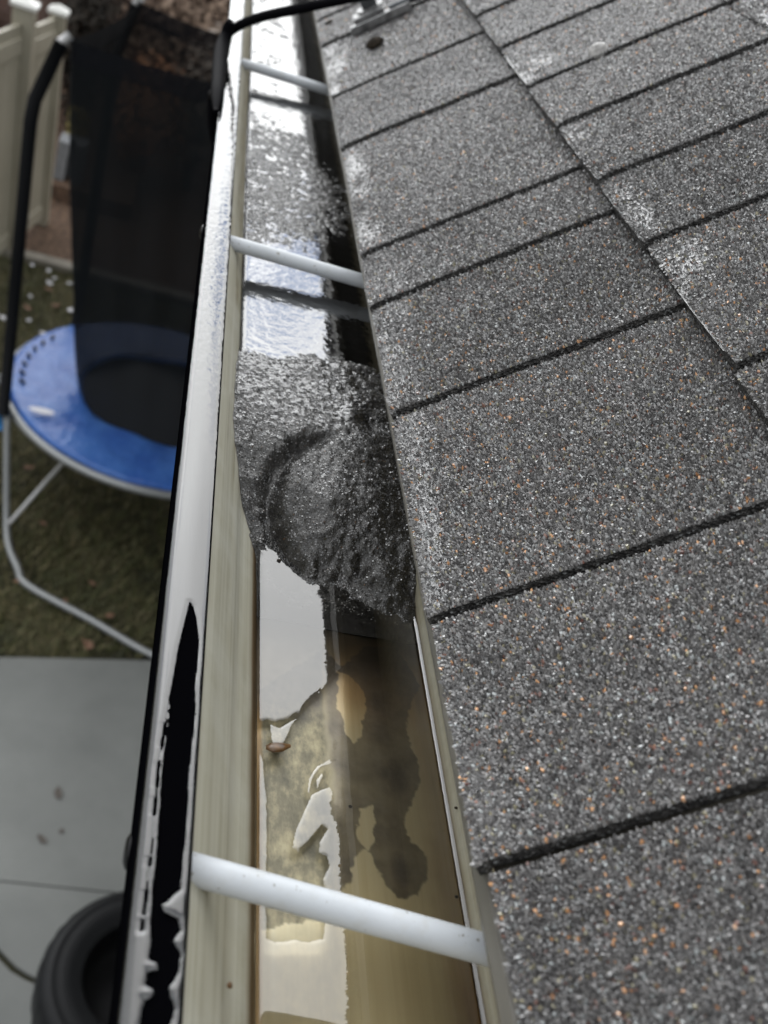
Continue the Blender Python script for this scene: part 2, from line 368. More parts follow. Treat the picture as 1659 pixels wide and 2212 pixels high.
for ci, (s0, slots) in enumerate(COURSES):
    parts = []; gp = []; first = ci < 3
    if not first:
        V = []; 
        for (s, h) in ((s0, -0.002), (s0, 0.004), (s0 + EX * 1.05, 0.0006), (s0 + EX * 1.05, -0.002)):
            for y in (Y0, Y1): V.append(EAVE + UP * s + NR * h + YA * y)
        parts.append((np.array(V), [(gridfaces(4, 2, False), 0)]))
    else:
        for a, b in zip([Y0] + slots, slots + [Y1]):
            r = random.Random(int(a * 1000) + ci); lift = r.uniform(0.0, 0.0007); tone = r.uniform(0.84, 1.16); drop = r.uniform(-0.0012, 0.0012) if ci else r.uniform(-0.0006, 0.0006)
            if ci == 0 and a < 0.17 <= b + 1e-6 and b < 0.2: drop = 0.0032
            if ci == 0 and b < 0.17: drop = 0.0032
            near = b > -0.1 and a < 2.6
            gapw = 0.0015 + 0.0008 * float(sstep(0.5, 1.0, a))
            ny = max(2, int((b - a) / 0.006)) if near else 2
            ys = np.linspace(a + gapw, b - gapw, ny)
            ss = s0 + np.concatenate([[0, 0.0012, 0.003, 0.006], np.linspace(0.012, EX * 1.07, 8)])
            Yg, Sg = np.meshgrid(ys, ss, indexing='ij')
            edge = 0.0011 * (fbm(Yg * 180, Sg * 0 + ci * 9.1, 5, 3) - 0.5) + drop
            Sg2 = Sg + edge * np.clip(1 - (Sg - s0) / 0.01, 0, 1)
            Hg = course_h(Sg, s0) + lift + 0.0026 * np.clip(1 - (Yg - a) / min(0.05, b - a), 0, 1) + 0.0012 * (fbm(Yg * 25, Sg * 25, 11 + ci, 3) - 0.5)
            wob = 0.0016 * (fbm(Sg * 160, Yg * 0 + a * 31, 8, 3) - 0.5)
            Yg = Yg + wob * np.where(np.abs(Yg - a) < 0.004, 1, 0) + wob * np.where(np.abs(Yg - b) < 0.004, 1, 0)
            top = EAVE + Sg2[..., None] * UP + Hg[..., None] * NR + Yg[..., None] * YA
            nu, nv = Sg.shape
            V = top.reshape(-1, 3); F = gridfaces(nu, nv)
            low = np.array(V) - NR * 0.0052
            per = [i * nv for i in range(nu)] + [(nu - 1) * nv + j for j in range(1, nv)] + [i * nv + nv - 1 for i in range(nu - 2, -1, -1)] + [j for j in range(nv - 2, 0, -1)]
            per = np.array(per); k = len(V)
            V2 = np.concatenate([V, low[per]]); q = np.arange(len(per)); q2 = (q + 1) % len(per)
            side = np.stack([per[q], k + q, k + q2, per[q2]], 1)
            parts.append((V2, [(F, 0), (side, 0)]))
            if near:                                       # stone chips, finer and denser close by
                for (yl, yh, dens, size) in ((-0.1, 0.42, 0.00076, 0.00097), (0.42, 0.95, 0.00090, 0.00106), (0.95, 2.3, 0.00125, 0.0013)):
                    lo, hi = max(yl, a + gapw), min(yh, b - gapw)
                    if hi - lo < 0.002: continue
                    py = np.arange(lo, hi, dens); ps = np.arange(s0, s0 + EX * 1.01, dens)
                    A, B = np.meshgrid(py, ps, indexing='ij'); A = A.ravel() + (rng.random(A.size) - 0.5) * dens; B = B.ravel() + (rng.random(B.size) - 0.5) * dens
                    B = np.maximum(B, s0 + 0.0008)
                    A = np.clip(A, a + gapw * 1.12, b - gapw * 1.25)
                    e = (0.0011 * (fbm(A * 180, B * 0 + ci * 9.1, 5, 3) - 0.5) + drop) * np.clip(1 - (B - s0) / 0.01, 0, 1)
                    H = course_h(B, s0) + lift + 0.0026 * np.clip(1 - (A - a) / min(0.05, b - a), 0, 1) + 0.0012 * (fbm(A * 25, B * 25, 11 + ci, 3) - 0.5)
                    P = EAVE + (B + e)[:, None] * UP + H[:, None] * NR + A[:, None] * YA
                    px, py_, dz = project(P)
                    ok = (dz > 0.05) & (px > -160) & (px < 1900) & (py_ > -220) & (py_ < 2500)
                    if ok.sum() == 0: continue
                    P = P[ok]; Bs = B[ok] - s0
                    bend = np.clip(1 - Bs / 0.006, 0, 1)[:, None]
                    nn = NR - UP * bend * 0.8; nn /= np.linalg.norm(nn, axis=1)[:, None]
                    sz = size * (0.62 + 0.75 * rng.random(len(P)) ** 1.6)
                    gp.append(granules(P, nn, np.repeat(YA[None], len(P), 0), sz, granule_cols(len(P), 0.016 if lo < 0.45 else 0.008, 0.035, 2.1) * (tone * (0.78 + 0.44 * fbm(P[:, 1] * 18, Bs * 18 + ci * 5, 951, 4)))[:, None], tilt=0.42 - 0.27 * sstep(0.35, 0.9, P[:, 1])))
    V, F = join(parts); col = np.full((len(V), 3), 0.05)
    if gp:
        fs = []; Vs = [V]; cs = [col]; k = len(V)
        for gv, gf, gc in gp: Vs.append(gv); cs.append(gc); fs.append(gf + k); k += len(gv)
        V = np.concatenate(Vs); col = np.concatenate(cs); F = F + [(np.concatenate(fs), 1)]
    mesh('shingle_course', V, F, [M_SHINGLE, M_GRAN], house, col=col)
# structure under the shingles
def slab(pts, y0, y1):
    n = len(pts); V = np.array([(x, y, z) for y in (y0, y1) for (x, z) in pts])
    q = np.arange(n); side = np.stack([q, (q + 1) % n, n + (q + 1) % n, n + q], 1)
    return V, [(side, 0), (np.array([list(range(n))]), 0), (np.array([list(range(2 * n - 1, n - 1, -1))]), 0)]
def rp(s, h): p = EAVE + UP * s + NR * h; return (p[0], p[2])
V, F = slab([rp(0.004, -0.0016), rp(2.73, -0.0026), rp(2.73, -0.06), (0.135, 0.004), (0.1065, 0.002)], Y0, Y1); o = mesh('roof_deck', V, F, M_FASCIA, house)
V, F = slab([rp(0.0012, -0.0004), rp(0.0035, -0.0012), (0.0868, 0.0075), (0.0868, 0.0028), (0.0836, 0.0024), (0.0822, 0.0062)], Y0, Y1)
for yy in (): pass
mesh('drip_edge', V, F, M_DRIP, house)
V, F = slab([(0.107, 0.0), (0.127, 0.0), (0.127, -0.18), (0.107, -0.18)], Y0, Y1); mesh('fascia', V, F, M_FASCIA, house)
V, F = slab([(0.128, -0.16), (1.18, -0.16), (1.18, -0.172), (0.128, -0.172)], Y0, Y1); mesh('soffit', V, F, M_SIDING, house)
V = []; F = []; b = [(1.16, Y0 + 0.1, -3.0, 3.6, Y1 - 0.1, -0.17)]
for k in range(24): b.append((1.148, Y0 + 0.1, -2.95 + k * 0.115, 1.159, Y1 - 0.1, -2.95 + k * 0.115 + 0.108))
V, F = boxes(*b); mesh('wall', V, [(F, 0)], M_SIDING, house)
apex = rp(2.73, 0)
V, F = slab([apex, (apex[0] + 2.06, 0.0098), (apex[0] + 2.06, -0.05), (apex[0], apex[1] - 0.06)], Y0, Y1); mesh('rear_roof', V, F, M_SHINGLE, house)
V, F = slab([(1.16, -0.155), (3.6, -0.155), (3.6, 0.05), (apex[0], apex[1] - 0.1), (1.16, 0.8)], Y0 + 0.12, Y0 + 0.22); mesh('gable_wall', V, F, M_SIDING, house)
V, F = slab([(1.16, -0.155), (3.6, -0.155), (3.6, 0.05), (apex[0], apex[1] - 0.1), (1.16, 0.8)], Y1 - 0.22, Y1 - 0.12); mesh('gable_wall', V, F, M_SIDING, house)

# ------------------------------------------------------------------ gutter
ZB = -0.0482; ZW = -0.0450; ZW2 = -0.0222; XB = 0.104
LIPW = 0.0163
gutter = empty('gutter', (0.05, 1.75, -0.06), 'rain gutter with black front lip and cream inside running along the roof edge', 'gutter')
def wall_x(z):                                             # inner face of the front wall, leaning out towards the top
    z = np.asarray(z, dtype=float); u = np.clip((-0.006 - z) / 0.0425, 0, 1)
    return 0.0002 + 0.0308 * (u + 0.045 * np.sin(u * math.pi * 2) + 0.012 * np.sin(u * math.pi * 5))
ys = np.unique(np.concatenate([np.linspace(Y0, 0.05, 20), np.linspace(0.05, 1.4, 400), np.linspace(1.4, Y1, 60)]))
# front wall
zs = np.linspace(-0.0035, ZB, 30)
Yg, Zg = np.meshgrid(ys, zs, indexing='ij'); Xg = wall_x(Zg) + 0.0003 * (fbm(Yg * 9, Zg * 60, 3) - 0.5)
dirt = sstep(0.45, 0.75, Yg) * (0.35 + 0.65 * fbm(Yg * 30, Zg * 400, 21)) * sstep(-0.004, -0.018, Zg)
dirt = np.clip(dirt + 0.55 * sstep(0.63, 0.78, fbm(Yg * 14, Zg * 500, 77)) * sstep(0.2, 0.4, Yg), 0, 0.85)
rust = 0.9 * sstep(-0.0425, -0.0455, Zg + 0.0012 * (fbm(Yg * 40, Zg * 0, 9) - 0.5)) * (1 - sstep(0.42, 0.5, Yg))
V = np.stack([Xg, Yg, Zg], -1).reshape(-1, 3)
mesh('front_wall', V, [(gridfaces(*Xg.shape), 0)], M_WALL, gutter, True, attrs={'dirt': dirt.ravel(), 'rust': rust.ravel()})
# outer ogee face and the back of the trough
V, F = slab([(-LIPW + 0.001, -0.004), (-LIPW + 0.0035, -0.02), (0.0, -0.034), (0.012, -0.05), (0.014, -0.0535), (0.106, -0.0535), (0.106, -0.0525), (0.0155, -0.0525), (0.0, -0.036), (-LIPW + 0.005, -0.02), (-LIPW + 0.002, -0.004)], Y0, Y1)
mesh('outer_face', V, F, M_BLACKSIDE, gutter)
# bottom with its stains
def W(p, z=ZB): return [at(q, z)[:2] for q in p]
xs = np.linspace(0.0309, XB, 170); yb = np.unique(np.concatenate([np.linspace(Y0, 0.08, 12), np.linspace(0.08, 0.42, 640), np.linspace(0.42, Y1, 30)]))
Yg, Xg = np.meshgrid(yb, xs, indexing='ij')
nz = 0.0026 * (fbm(Xg * 420, Yg * 420, 51, 4) - 0.5); nz2 = 0.005 * (fbm(Xg * 90, Yg * 90, 61, 3) - 0.5)
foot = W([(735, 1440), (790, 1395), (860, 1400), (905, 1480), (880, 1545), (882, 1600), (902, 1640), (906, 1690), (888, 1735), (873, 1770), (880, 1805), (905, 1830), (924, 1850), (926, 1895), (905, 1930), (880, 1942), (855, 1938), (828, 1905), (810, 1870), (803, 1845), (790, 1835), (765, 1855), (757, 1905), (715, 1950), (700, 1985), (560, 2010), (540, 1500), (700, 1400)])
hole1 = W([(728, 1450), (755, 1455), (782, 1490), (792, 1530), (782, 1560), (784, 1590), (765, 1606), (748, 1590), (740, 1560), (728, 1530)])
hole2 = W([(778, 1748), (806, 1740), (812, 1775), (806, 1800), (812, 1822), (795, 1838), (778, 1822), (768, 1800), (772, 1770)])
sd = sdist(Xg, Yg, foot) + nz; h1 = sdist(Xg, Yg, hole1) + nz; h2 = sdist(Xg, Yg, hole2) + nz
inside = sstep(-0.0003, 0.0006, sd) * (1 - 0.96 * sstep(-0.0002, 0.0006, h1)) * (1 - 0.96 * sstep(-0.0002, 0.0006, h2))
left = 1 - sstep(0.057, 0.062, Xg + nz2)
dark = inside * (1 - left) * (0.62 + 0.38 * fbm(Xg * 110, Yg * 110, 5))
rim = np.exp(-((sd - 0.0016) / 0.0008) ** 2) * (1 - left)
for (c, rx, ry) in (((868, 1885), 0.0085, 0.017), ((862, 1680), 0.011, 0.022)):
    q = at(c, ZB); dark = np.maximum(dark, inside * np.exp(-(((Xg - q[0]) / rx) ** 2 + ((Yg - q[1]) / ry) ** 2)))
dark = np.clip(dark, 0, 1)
lower = W([(545, 2030), (740, 1960), (748, 2212), (545, 2260)])
dark = np.maximum(dark, 0.85 * sstep(0.268, 0.290, Yg + nz2) * left)
mottle = np.clip(inside * left + 0.35 * sstep(-0.002, 0.004, sdist(Xg, Yg, lower) + nz2), 0, 1)
edge = np.exp(-(np.abs(h1 + 0.0) / 0.0007) ** 2) * 0.5
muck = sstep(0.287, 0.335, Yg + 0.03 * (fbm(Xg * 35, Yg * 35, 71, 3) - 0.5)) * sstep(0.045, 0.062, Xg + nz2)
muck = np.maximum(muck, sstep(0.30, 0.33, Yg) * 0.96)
rust = sstep(0.0915, 0.1025, Xg + nz2 * 1.7 + 0.006 * (fbm(Xg * 6, Yg * 14, 31) - 0.5)) * (0.42 + 0.58 * sstep(0.2, 0.155, Yg)) * (1 - 0.75 * inside)
rust = np.maximum(rust, 0.75 * sstep(0.262, 0.30, Yg + 1.2 * nz2) * sstep(0.055, 0.07, Xg))
rust = np.maximum(rust, sstep(0.0335, 0.0315, Xg) * 0.8)
V = np.stack([Xg, Yg, np.full_like(Xg, ZB)], -1).reshape(-1, 3)
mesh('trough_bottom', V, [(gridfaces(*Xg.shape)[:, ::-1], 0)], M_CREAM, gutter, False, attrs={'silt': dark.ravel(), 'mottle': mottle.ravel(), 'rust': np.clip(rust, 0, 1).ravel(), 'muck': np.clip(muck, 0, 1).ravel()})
# back wall
zs = np.linspace(ZB, 0.0015, 14); Yg, Zg = np.meshgrid(ys, zs, indexing='ij'); Xg = XB + 0.0004 * (fbm(Yg * 12, Zg * 90, 13) - 0.5)
bd = np.clip(0.25 + 0.6 * sstep(-0.038, -0.030, Zg) + 0.5 * sstep(0.25, 0.5, Yg), 0, 0.95); br = 0.8 * sstep(-0.0415, -0.0455, Zg)
mesh('back_wall', np.stack([Xg, Yg, Zg], -1).reshape(-1, 3), [(gridfaces(*Xg.shape)[:, ::-1], 0)], M_WALL, gutter, True, attrs={'dirt': bd.ravel(), 'rust': br.ravel()})
# black lip: rounded outer edge, flat top, folded inner hem
prof = [(0.0006, -0.0040), (0.0007, -0.0016), (0.0004, -0.0005), (-0.0002, 0.0001), (-0.0012, 0.0002), (-0.006, 0.0), (-0.0115, 0.0), (-0.0138, -0.0003), (-0.0152, -0.0011), (-0.0160, -0.0024), (-0.0163, -0.0040), (-0.0163, -0.0058), (-0.0140, -0.0060), (-0.0135, -0.0045)]
yl = np.unique(np.concatenate([np.linspace(Y0, 0.05, 10), np.linspace(0.05, 1.5, 200), np.linspace(1.5, Y1, 50)]))
V = np.array([(x + 0.0003 * (vnoise(np.array(y * 5.0), np.array(1.0)) - 0.5) * 1.0, y, z + 0.0006 * (vnoise(np.array(y * 16.0), np.array(x * 90.0)) - 0.5)) for y in yl for (x, z) in prof])
mesh('front_lip', V, [(gridfaces(len(yl), len(prof))[:, ::-1], 0)], M_BLACK, gutter, True)
# spikes and their white sleeves
for (a, b) in (((-0.002, 0.1762, -0.0085), (0.1055, 0.1607, -0.0135)), ((-0.004, 0.6218, -0.0085), (0.1055, 0.6262, -0.0115)), ((-0.003, 1.0555, -0.0085), (0.1055, 1.074, -0.0115))):
    a = np.array(a); b = np.array(b)
    V, F = tube([a + (b - a) * t for t in np.linspace(0, 1, 9)], 0.0046, 24)
    fr = mesh('ferrule', V, F, M_SPIKE, gutter, [True, False, False])
    hp = np.array([-LIPW + 0.0006, a[1] + 0.002, -0.0075])
    V, F = lathe([(0.0, 0.0018), (0.0035, 0.0016), (0.0052, 0.0008), (0.0056, 0.0), (0.0050, -0.0008), (0.0, -0.0013)], 20)
    V = np.stack([-V[:, 2] + hp[0], V[:, 0] + hp[1], V[:, 1] * 0.8 + hp[2]], 1)
    mesh('spike_head', V, [(F, 0)], M_BLACKSIDE, fr, True)

# ------------------------------------------------------------------ wet grit lying in the trough
def interp(y, pts):
    p = np.array(pts); return np.interp(y, p[:, 0], p[:, 1])
ZLp = [(0.30, -0.0475), (0.345, -0.0475), (0.36, -0.0470), (0.372, -0.0452), (0.378, -0.0415), (0.389, -0.0350), (0.40, -0.0285), (0.418, -0.0215), (0.437, -0.0190), (0.47, -0.0186), (0.505, -0.0208), (0.516, -0.0224), (0.53, -0.026), (0.56, -0.036), (0.61, -0.036), (0.635, -0.026), (0.647, -0.0226), (0.68, -0.0220), (0.75, -0.0219), (0.9, -0.0220), (0.965, -0.0224), (0.985, -0.0232), (1.02, -0.0230), (1.5, -0.0228), (4.0, -0.0228)]
ZMp = [(0.30, -0.0480), (0.325, -0.0478), (0.345, -0.0465), (0.356, -0.0448), (0.362, -0.0400), (0.375, -0.0325), (0.39, -0.0262), (0.41, -0.0215), (0.45, -0.0180), (0.50, -0.0195), (0.53, -0.0220), (0.545, -0.026), (0.57, -0.036), (0.63, -0.036), (0.66, -0.026), (0.676, -0.0226), (0.72, -0.0220), (0.8, -0.0219), (0.92, -0.0220), (0.95, -0.0228), (1.02, -0.0232), (4.0, -0.0232)]
ZRp = [(0.30, -0.0478), (0.325, -0.0472), (0.340, -0.0450), (0.347, -0.0435), (0.36, -0.0370), (0.38, -0.0300), (0.41, -0.0240), (0.45, -0.0205), (0.50, -0.0205), (0.53, -0.0226), (0.55, -0.032), (0.60, -0.038), (0.67, -0.030), (0.70, -0.0236), (0.76, -0.0222), (0.84, -0.0224), (0.88, -0.0245), (0.93, -0.030), (4.0, -0.030)]
GROOVE = [(0.0738, 0.4504), (0.0556, 0.4364), (0.0430, 0.4270), (0.0350, 0.4120), (0.0325, 0.3980), (0.0335, 0.3860), (0.0378, 0.3770), (0.0412, 0.3670), (0.0450, 0.3560)]
def polyline_d(x, y, pts):
    best = np.full(x.shape, 1e9); tt = np.zeros(x.shape)
    for k, (a, b) in enumerate(zip(pts[:-1], pts[1:])):
        ex, ey = b[0] - a[0], b[1] - a[1]; t = np.clip(((x - a[0]) * ex + (y - a[1]) * ey) / (ex * ex + ey * ey), 0, 1)
        dd = np.hypot(x - a[0] - t * ex, y - a[1] - t * ey); mk = dd < best
        best = np.where(mk, dd, best); tt = np.where(mk, (k + t) / (len(pts) - 1), tt)
    return best, tt
def grit_z(x, y):
    u = np.clip((x - 0.015) / (XB - 0.015), 0, 1)
    yy = y + 0.010 * (fbm(x * 70, y * 70, 301, 3) - 0.5) + 0.010 * (fbm(x * 190, y * 190, 311, 3) - 0.5) * sstep(0.40, 0.36, y)
    zl, zm, zr = interp(yy, ZLp), interp(yy, ZMp), interp(yy, ZRp)
    w1 = sstep(0.12, 0.52, u); w2 = sstep(0.55, 0.98, u)
    z = zl * (1 - w1) + zm * w1; z = z * (1 - w2) + zr * w2
    gd, gt = polyline_d(x + 0.004 * (fbm(x * 160, y * 160, 303, 3) - 0.5), y + 0.004 * (fbm(x * 160, y * 160, 304, 3) - 0.5), GROOVE)
    depth = 0.0085 * np.clip(np.minimum(gt * 5, 1.0), 0, 1)
    z = z - depth * np.exp(-(gd / 0.0042) ** 2)
    # the lobe right of the groove is fuller, with a knob at its foot and a small hollow near the top
    z = z + 0.0034 * np.exp(-(((x - 0.062) / 0.018) ** 2 + ((y - 0.392) / 0.020) ** 2))
    z = z + 0.0045 * np.exp(-(((x - 0.090) / 0.010) ** 2 + ((y - 0.357) / 0.008) ** 2)) - 0.004 * np.exp(-(((x - 0.0775) / 0.0035) ** 2 + ((y - 0.362) / 0.008) ** 2))
    z = z - 0.0045 * np.exp(-(((x - 0.084) / 0.0065) ** 2 + ((y - 0.463) / 0.007) ** 2)) + 0.002 * np.exp(-(((x - 0.074) / 0.006) ** 2 + ((y - 0.468) / 0.008) ** 2))
    amp = sstep(0.34, 0.37, y) * (1 - 0.75 * sstep(0.60, 0.66, y))
    z = z + amp * (0.0030 * (fbm(x * 110, y * 110, 305, 4) - 0.5) + 0.0016 * (fbm(x * 420, y * 420, 306, 3) - 0.5))
    z = z + sstep(0.64, 0.70, y) * 0.0016 * (fbm(x * 300, y * 200, 307, 3) - 0.5)
    z = z + sstep(0.96, 1.02, y) * (0.0042 * (fbm(x * 75, y * 34, 308, 4) - 0.5))
    return np.maximum(z, ZB + 0.0002 * sstep(0.33, 0.36, y) - 0.0008 * (1 - sstep(0.325, 0.345, y)))
gy = np.unique(np.concatenate([np.arange(0.328, 0.60, 0.0007), np.arange(0.60, 1.1, 0.0012), np.arange(1.1, 2.4, 0.004), np.linspace(2.4, Y1 - 0.02, 30)]))
gu = np.linspace(0, 1, 120)
zl0 = grit_z(np.full_like(gy, 0.02), gy); xl = wall_x(zl0) + 0.0002
for _ in range(6): xl = 0.5 * xl + 0.5 * (wall_x(grit_z(xl, gy)) + 0.0002)
xl = np.maximum(xl, 0.004)
Yg, Ug = np.meshgrid(gy, gu, indexing='ij'); Xg = xl[:, None] + Ug * (XB - 0.0003 - xl[:, None]); Zg = grit_z(Xg, Yg)
V = np.stack([Xg, Yg, Zg], -1).reshape(-1, 3); F = gridfaces(*Xg.shape)[:, ::-1]
gl = []
for (yl_, yh_, dens, size) in ((0.338, 0.56, 0.00080, 0.00092), (0.62, 1.0, 0.00125, 0.00135), (1.0, 1.7, 0.0022, 0.0022)):
    A, B = np.meshgrid(np.arange(yl_, yh_, dens), np.arange(0.008, XB - 0.0006, dens), indexing='ij')
    A = A.ravel() + (rng.random(A.size) - 0.5) * dens; B = B.ravel() + (rng.random(B.size) - 0.5) * dens
    lim = np.interp(A, gy, xl); ok = (B > lim + 0.0004) & (rng.random(A.size) < 0.88); A = A[ok]; B = B[ok]
    Z = grit_z(B, A); e = 0.0006
    nx = -(grit_z(B + e, A) - grit_z(B - e, A)) / (2 * e); ny = -(grit_z(B, A + e) - grit_z(B, A - e)) / (2 * e)
    nn = np.stack([nx, ny, np.ones_like(nx)], 1); nn /= np.linalg.norm(nn, axis=1)[:, None]
    t1 = np.cross(nn, np.array([0, 1.0, 0])); t1 /= np.linalg.norm(t1, axis=1)[:, None]
    P = np.stack([B, A, Z], 1); sub = (Z > -0.0472); P = P[sub]; nn = nn[sub]; t1 = t1[sub]
    sz = size * (0.5 + 0.7 * rng.random(len(P)) ** 2)
    gl.append(granules(P, nn, t1, sz, granule_cols(len(P), 0.006, 0.03, 0.36), 0.5, 0.35, 0.24 - 0.12 * sstep(0.41, 0.45, P[:, 1])))
Vs = [V]; cs = [np.full((len(V), 3), 0.03)]; fs = []; k = len(V)
for gv, gf, gc in gl: Vs.append(gv); cs.append(gc); fs.append(gf + k); k += len(gv)
o = mesh('sediment', np.concatenate(Vs), [(F, 0), (np.concatenate(fs), 1)], [M_SILT, M_GRIT], None, [True, False], col=np.concatenate(cs))
tag(o, 'banks of wet black shingle grit washed into the gutter', 'sediment', kind='stuff')

# ------------------------------------------------------------------ water
def water_sheet(name, x0, x1, y0, y1, step, z, fn, mat, label):
    """fn(X, Y) -> signed distance to the edge of the film (positive: water); the edge of a film rounds down"""
    gx = np.arange(x0, x1 + step * 0.5, step); gyy = np.arange(y0, y1 + step * 0.5, step)
    Yg, Xg = np.meshgrid(gyy, gx, indexing='ij'); D = fn(Xg, Yg)
    Zg = z(Xg, Yg, D); F = gridfaces(*Xg.shape)[:, ::-1]
    keep = (D.ravel()[F] > -step * 0.25).all(1); F = F[keep]
    used = np.unique(F); idx = -np.ones(Xg.size, dtype=int); idx[used] = np.arange(len(used))
    V = np.stack([Xg, Yg, Zg], -1).reshape(-1, 3)[used]
    o = mesh(name, V, [(idx[F], 0)], mat, None, True); tag(o, label, 'water', kind='structure'); return o
PD = [(559, 1560), (567, 1610), (574, 1660), (579, 1720), (581, 1790), (579, 1900), (580, 2026), (600, 2034), (640, 2028), (672, 2032), (697, 2026), (703, 1990), (700, 1950), (716, 1905), (717, 1880), (734, 1800), (742, 1560), (741, 1440), (716, 1462), (690, 1495), (668, 1512), (650, 1537), (622, 1551), (596, 1558), (578, 1554)]
PW1 = [(583, 1563), (606, 1570), (644, 1548), (633, 1570), (620, 1600), (606, 1616), (590, 1612)]
PW2 = [(697, 1704), (712, 1700), (722, 1712), (722, 1735), (735, 1742), (760, 1740), (760, 1955), (737, 1930), (704, 1925), (697, 1900), (712, 1870), (706, 1850), (690, 1842), (690, 1820), (708, 1790), (700, 1785), (670, 1820), (645, 1840), (632, 1830), (640, 1790), (660, 1745), (675, 1715)]
PW3 = [(664, 1712), (668, 1680), (684, 1655), (712, 1640), (726, 1640), (726, 1645), (700, 1655), (684, 1672), (676, 1690), (671, 1712)]
PW4 = [(684, 1705), (683, 1686), (695, 1668), (702, 1675), (697, 1692)]
PW5 = [(727, 1620), (722, 1622), (716, 1612), (724, 1594), (730, 1605)]
dry = W(PD, ZW); wets = [W(q, ZW) for q in (PW1, PW2, PW3, PW4, PW5)]
def f_lower(X, Y):
    nz = 0.0006 * (fbm(X * 350, Y * 350, 401, 3) - 0.5)
    d = -sdist(X, Y, dry) + nz
    for q in wets: d = np.maximum(d, sdist(X, Y, q) + nz * 0.5)
    return d
def z_lower(X, Y, D):
    men = np.maximum(np.exp(-(XB - X) / 0.0011), np.exp(-(X - 0.0290) / 0.0009)) * 0.0018
    film = np.clip(D / 0.0016, 0, 1)
    return ZW + men - 0.0003 * (1 - film) ** 2 * (1 - sstep(0.054, 0.058, X)) + 0.00008 * fbm(X * 60, Y * 60, 402, 2)
water_sheet('water', 0.0291, XB - 0.0002, 0.09, 0.40, 0.00035, z_lower, f_lower, M_WATER, 'clear pool of rainwater over the stained cream bottom of the gutter')
water_sheet('water', 0.0075, XB - 0.0002, 0.50, 2.6, 0.0012, lambda X, Y, D: ZW2 + 0.0016 * np.maximum(np.exp(-(XB - X) / 0.0014), np.exp(-np.maximum(X - 0.0129, 0) / 0.0012)) + 0.00016 * sstep(0.95, 1.0, Y) * (fbm(X * 90, Y * 45, 405, 3) - 0.5), lambda X, Y: X - 0.0126, M_WATER2, 'bright standing rainwater between and beyond the banks of grit')
gx_ = np.arange(0.009, XB - 0.001, 0.0006); gy_ = np.arange(0.385, 0.522, 0.0006); Yg, Xg = np.meshgrid(gy_, gx_, indexing='ij')
fine = fbm(Xg * 560, Yg * 560, 431, 3); lim = np.interp(Yg, gy, xl)
m_ = (fine - 0.5) * 1.3 + 0.32 * sstep(0.425, 0.47, Yg) - 0.20 + 0.25 * (fbm(Xg * 60, Yg * 60, 432, 3) - 0.5) - 0.3 * sstep(0.07, 0.1, Xg)
m_ = np.where(Xg < lim + 0.001, -1, m_); Zg = grit_z(Xg, Yg) + 0.00028 + 0.0002 * (fine - 0.5)
F = gridfaces(*Xg.shape)[:, ::-1]; F = F[(m_.ravel()[F] > 0).all(1)]; used = np.unique(F); idx = -np.ones(Xg.size, dtype=int); idx[used] = np.arange(len(used))
M_EDGEWET = water_mat('edge_water', 2.9, (0.95, 0.95, 0.95), (900, 1.0), 0.32)
tag(mesh('water', np.stack([Xg, Yg, Zg], -1).reshape(-1, 3)[used], [(idx[F], 0)], water_mat('grit_water', 2.0, (0.95, 0.95, 0.95), (500, 0.8), 0.2), None, True), 'rainwater standing between the chips on top of the grit bank', 'water', kind='structure')
# rainwater on the black lip: a whole film further off, beads along both edges close by
DRYL = [(-0.0063, 0.2751), (-0.0088, 0.2515), (-0.0097, 0.2346), (-0.0099, 0.2172), (-0.0104, 0.2012), (-0.0099, 0.1866), (-0.0096, 0.1745), (-0.0099, 0.1617), (-0.0094, 0.1511), (-0.0090, 0.1422), (-0.0068, 0.1412), (-0.0066, 0.1394), (-0.0090, 0.1388), (-0.0093, 0.1352), (-0.0073, 0.1345), (-0.0073, 0.1328), (-0.0094, 0.1318), (-0.0098, 0.125), (-0.0105, 0.115), (-0.0100, 0.08),
        (-0.0025, 0.08), (-0.0022, 0.1200), (-0.0030, 0.1245), (-0.0018, 0.1301), (-0.0036, 0.1352), (-0.0016, 0.1395), (-0.0014, 0.1444), (-0.0034, 0.1475), (-0.0018, 0.1507), (-0.0026, 0.1538), (-0.0062, 0.1552), (-0.0072, 0.1572), (-0.0052, 0.1592), (-0.0024, 0.1625), (-0.0021, 0.180), (-0.0020, 0.1878), (-0.0023, 0.2026), (-0.0020, 0.2133), (-0.0016, 0.2244), (-0.0024, 0.2362), (-0.0020, 0.2487), (-0.0022, 0.2575), (-0.0034, 0.2664), (-0.0050, 0.273)]
CRACK = [(-0.0070, 0.262), (-0.0093, 0.2346), (-0.0106, 0.2172), (-0.0114, 0.2012), (-0.0112, 0.1866), (-0.0110, 0.1745), (-0.0113, 0.1617), (-0.0115, 0.150)]
def f_lip(X, Y):
    nz = 0.0007 * (fbm(X * 700, Y * 260, 501, 3) - 0.5) * sstep(0.24, 0.16, Y)
    d = -sdist(X, Y, DRYL) + nz
    cd, _ = polyline_d(X, Y, CRACK); gate = sstep(0.44, 0.5, vnoise(Y * 300, Y * 0, 502)) * 0.00032 + 0.00012
    d = np.minimum(d, X + 0.0151 + 0.0003 * sstep(0.3, 0.24, Y) + 0.0006 * (fbm(Y * 60, Y * 0, 507, 3) - 0.5))
    return np.minimum(d, np.where(Y < 0.262, cd - gate, 1.0))
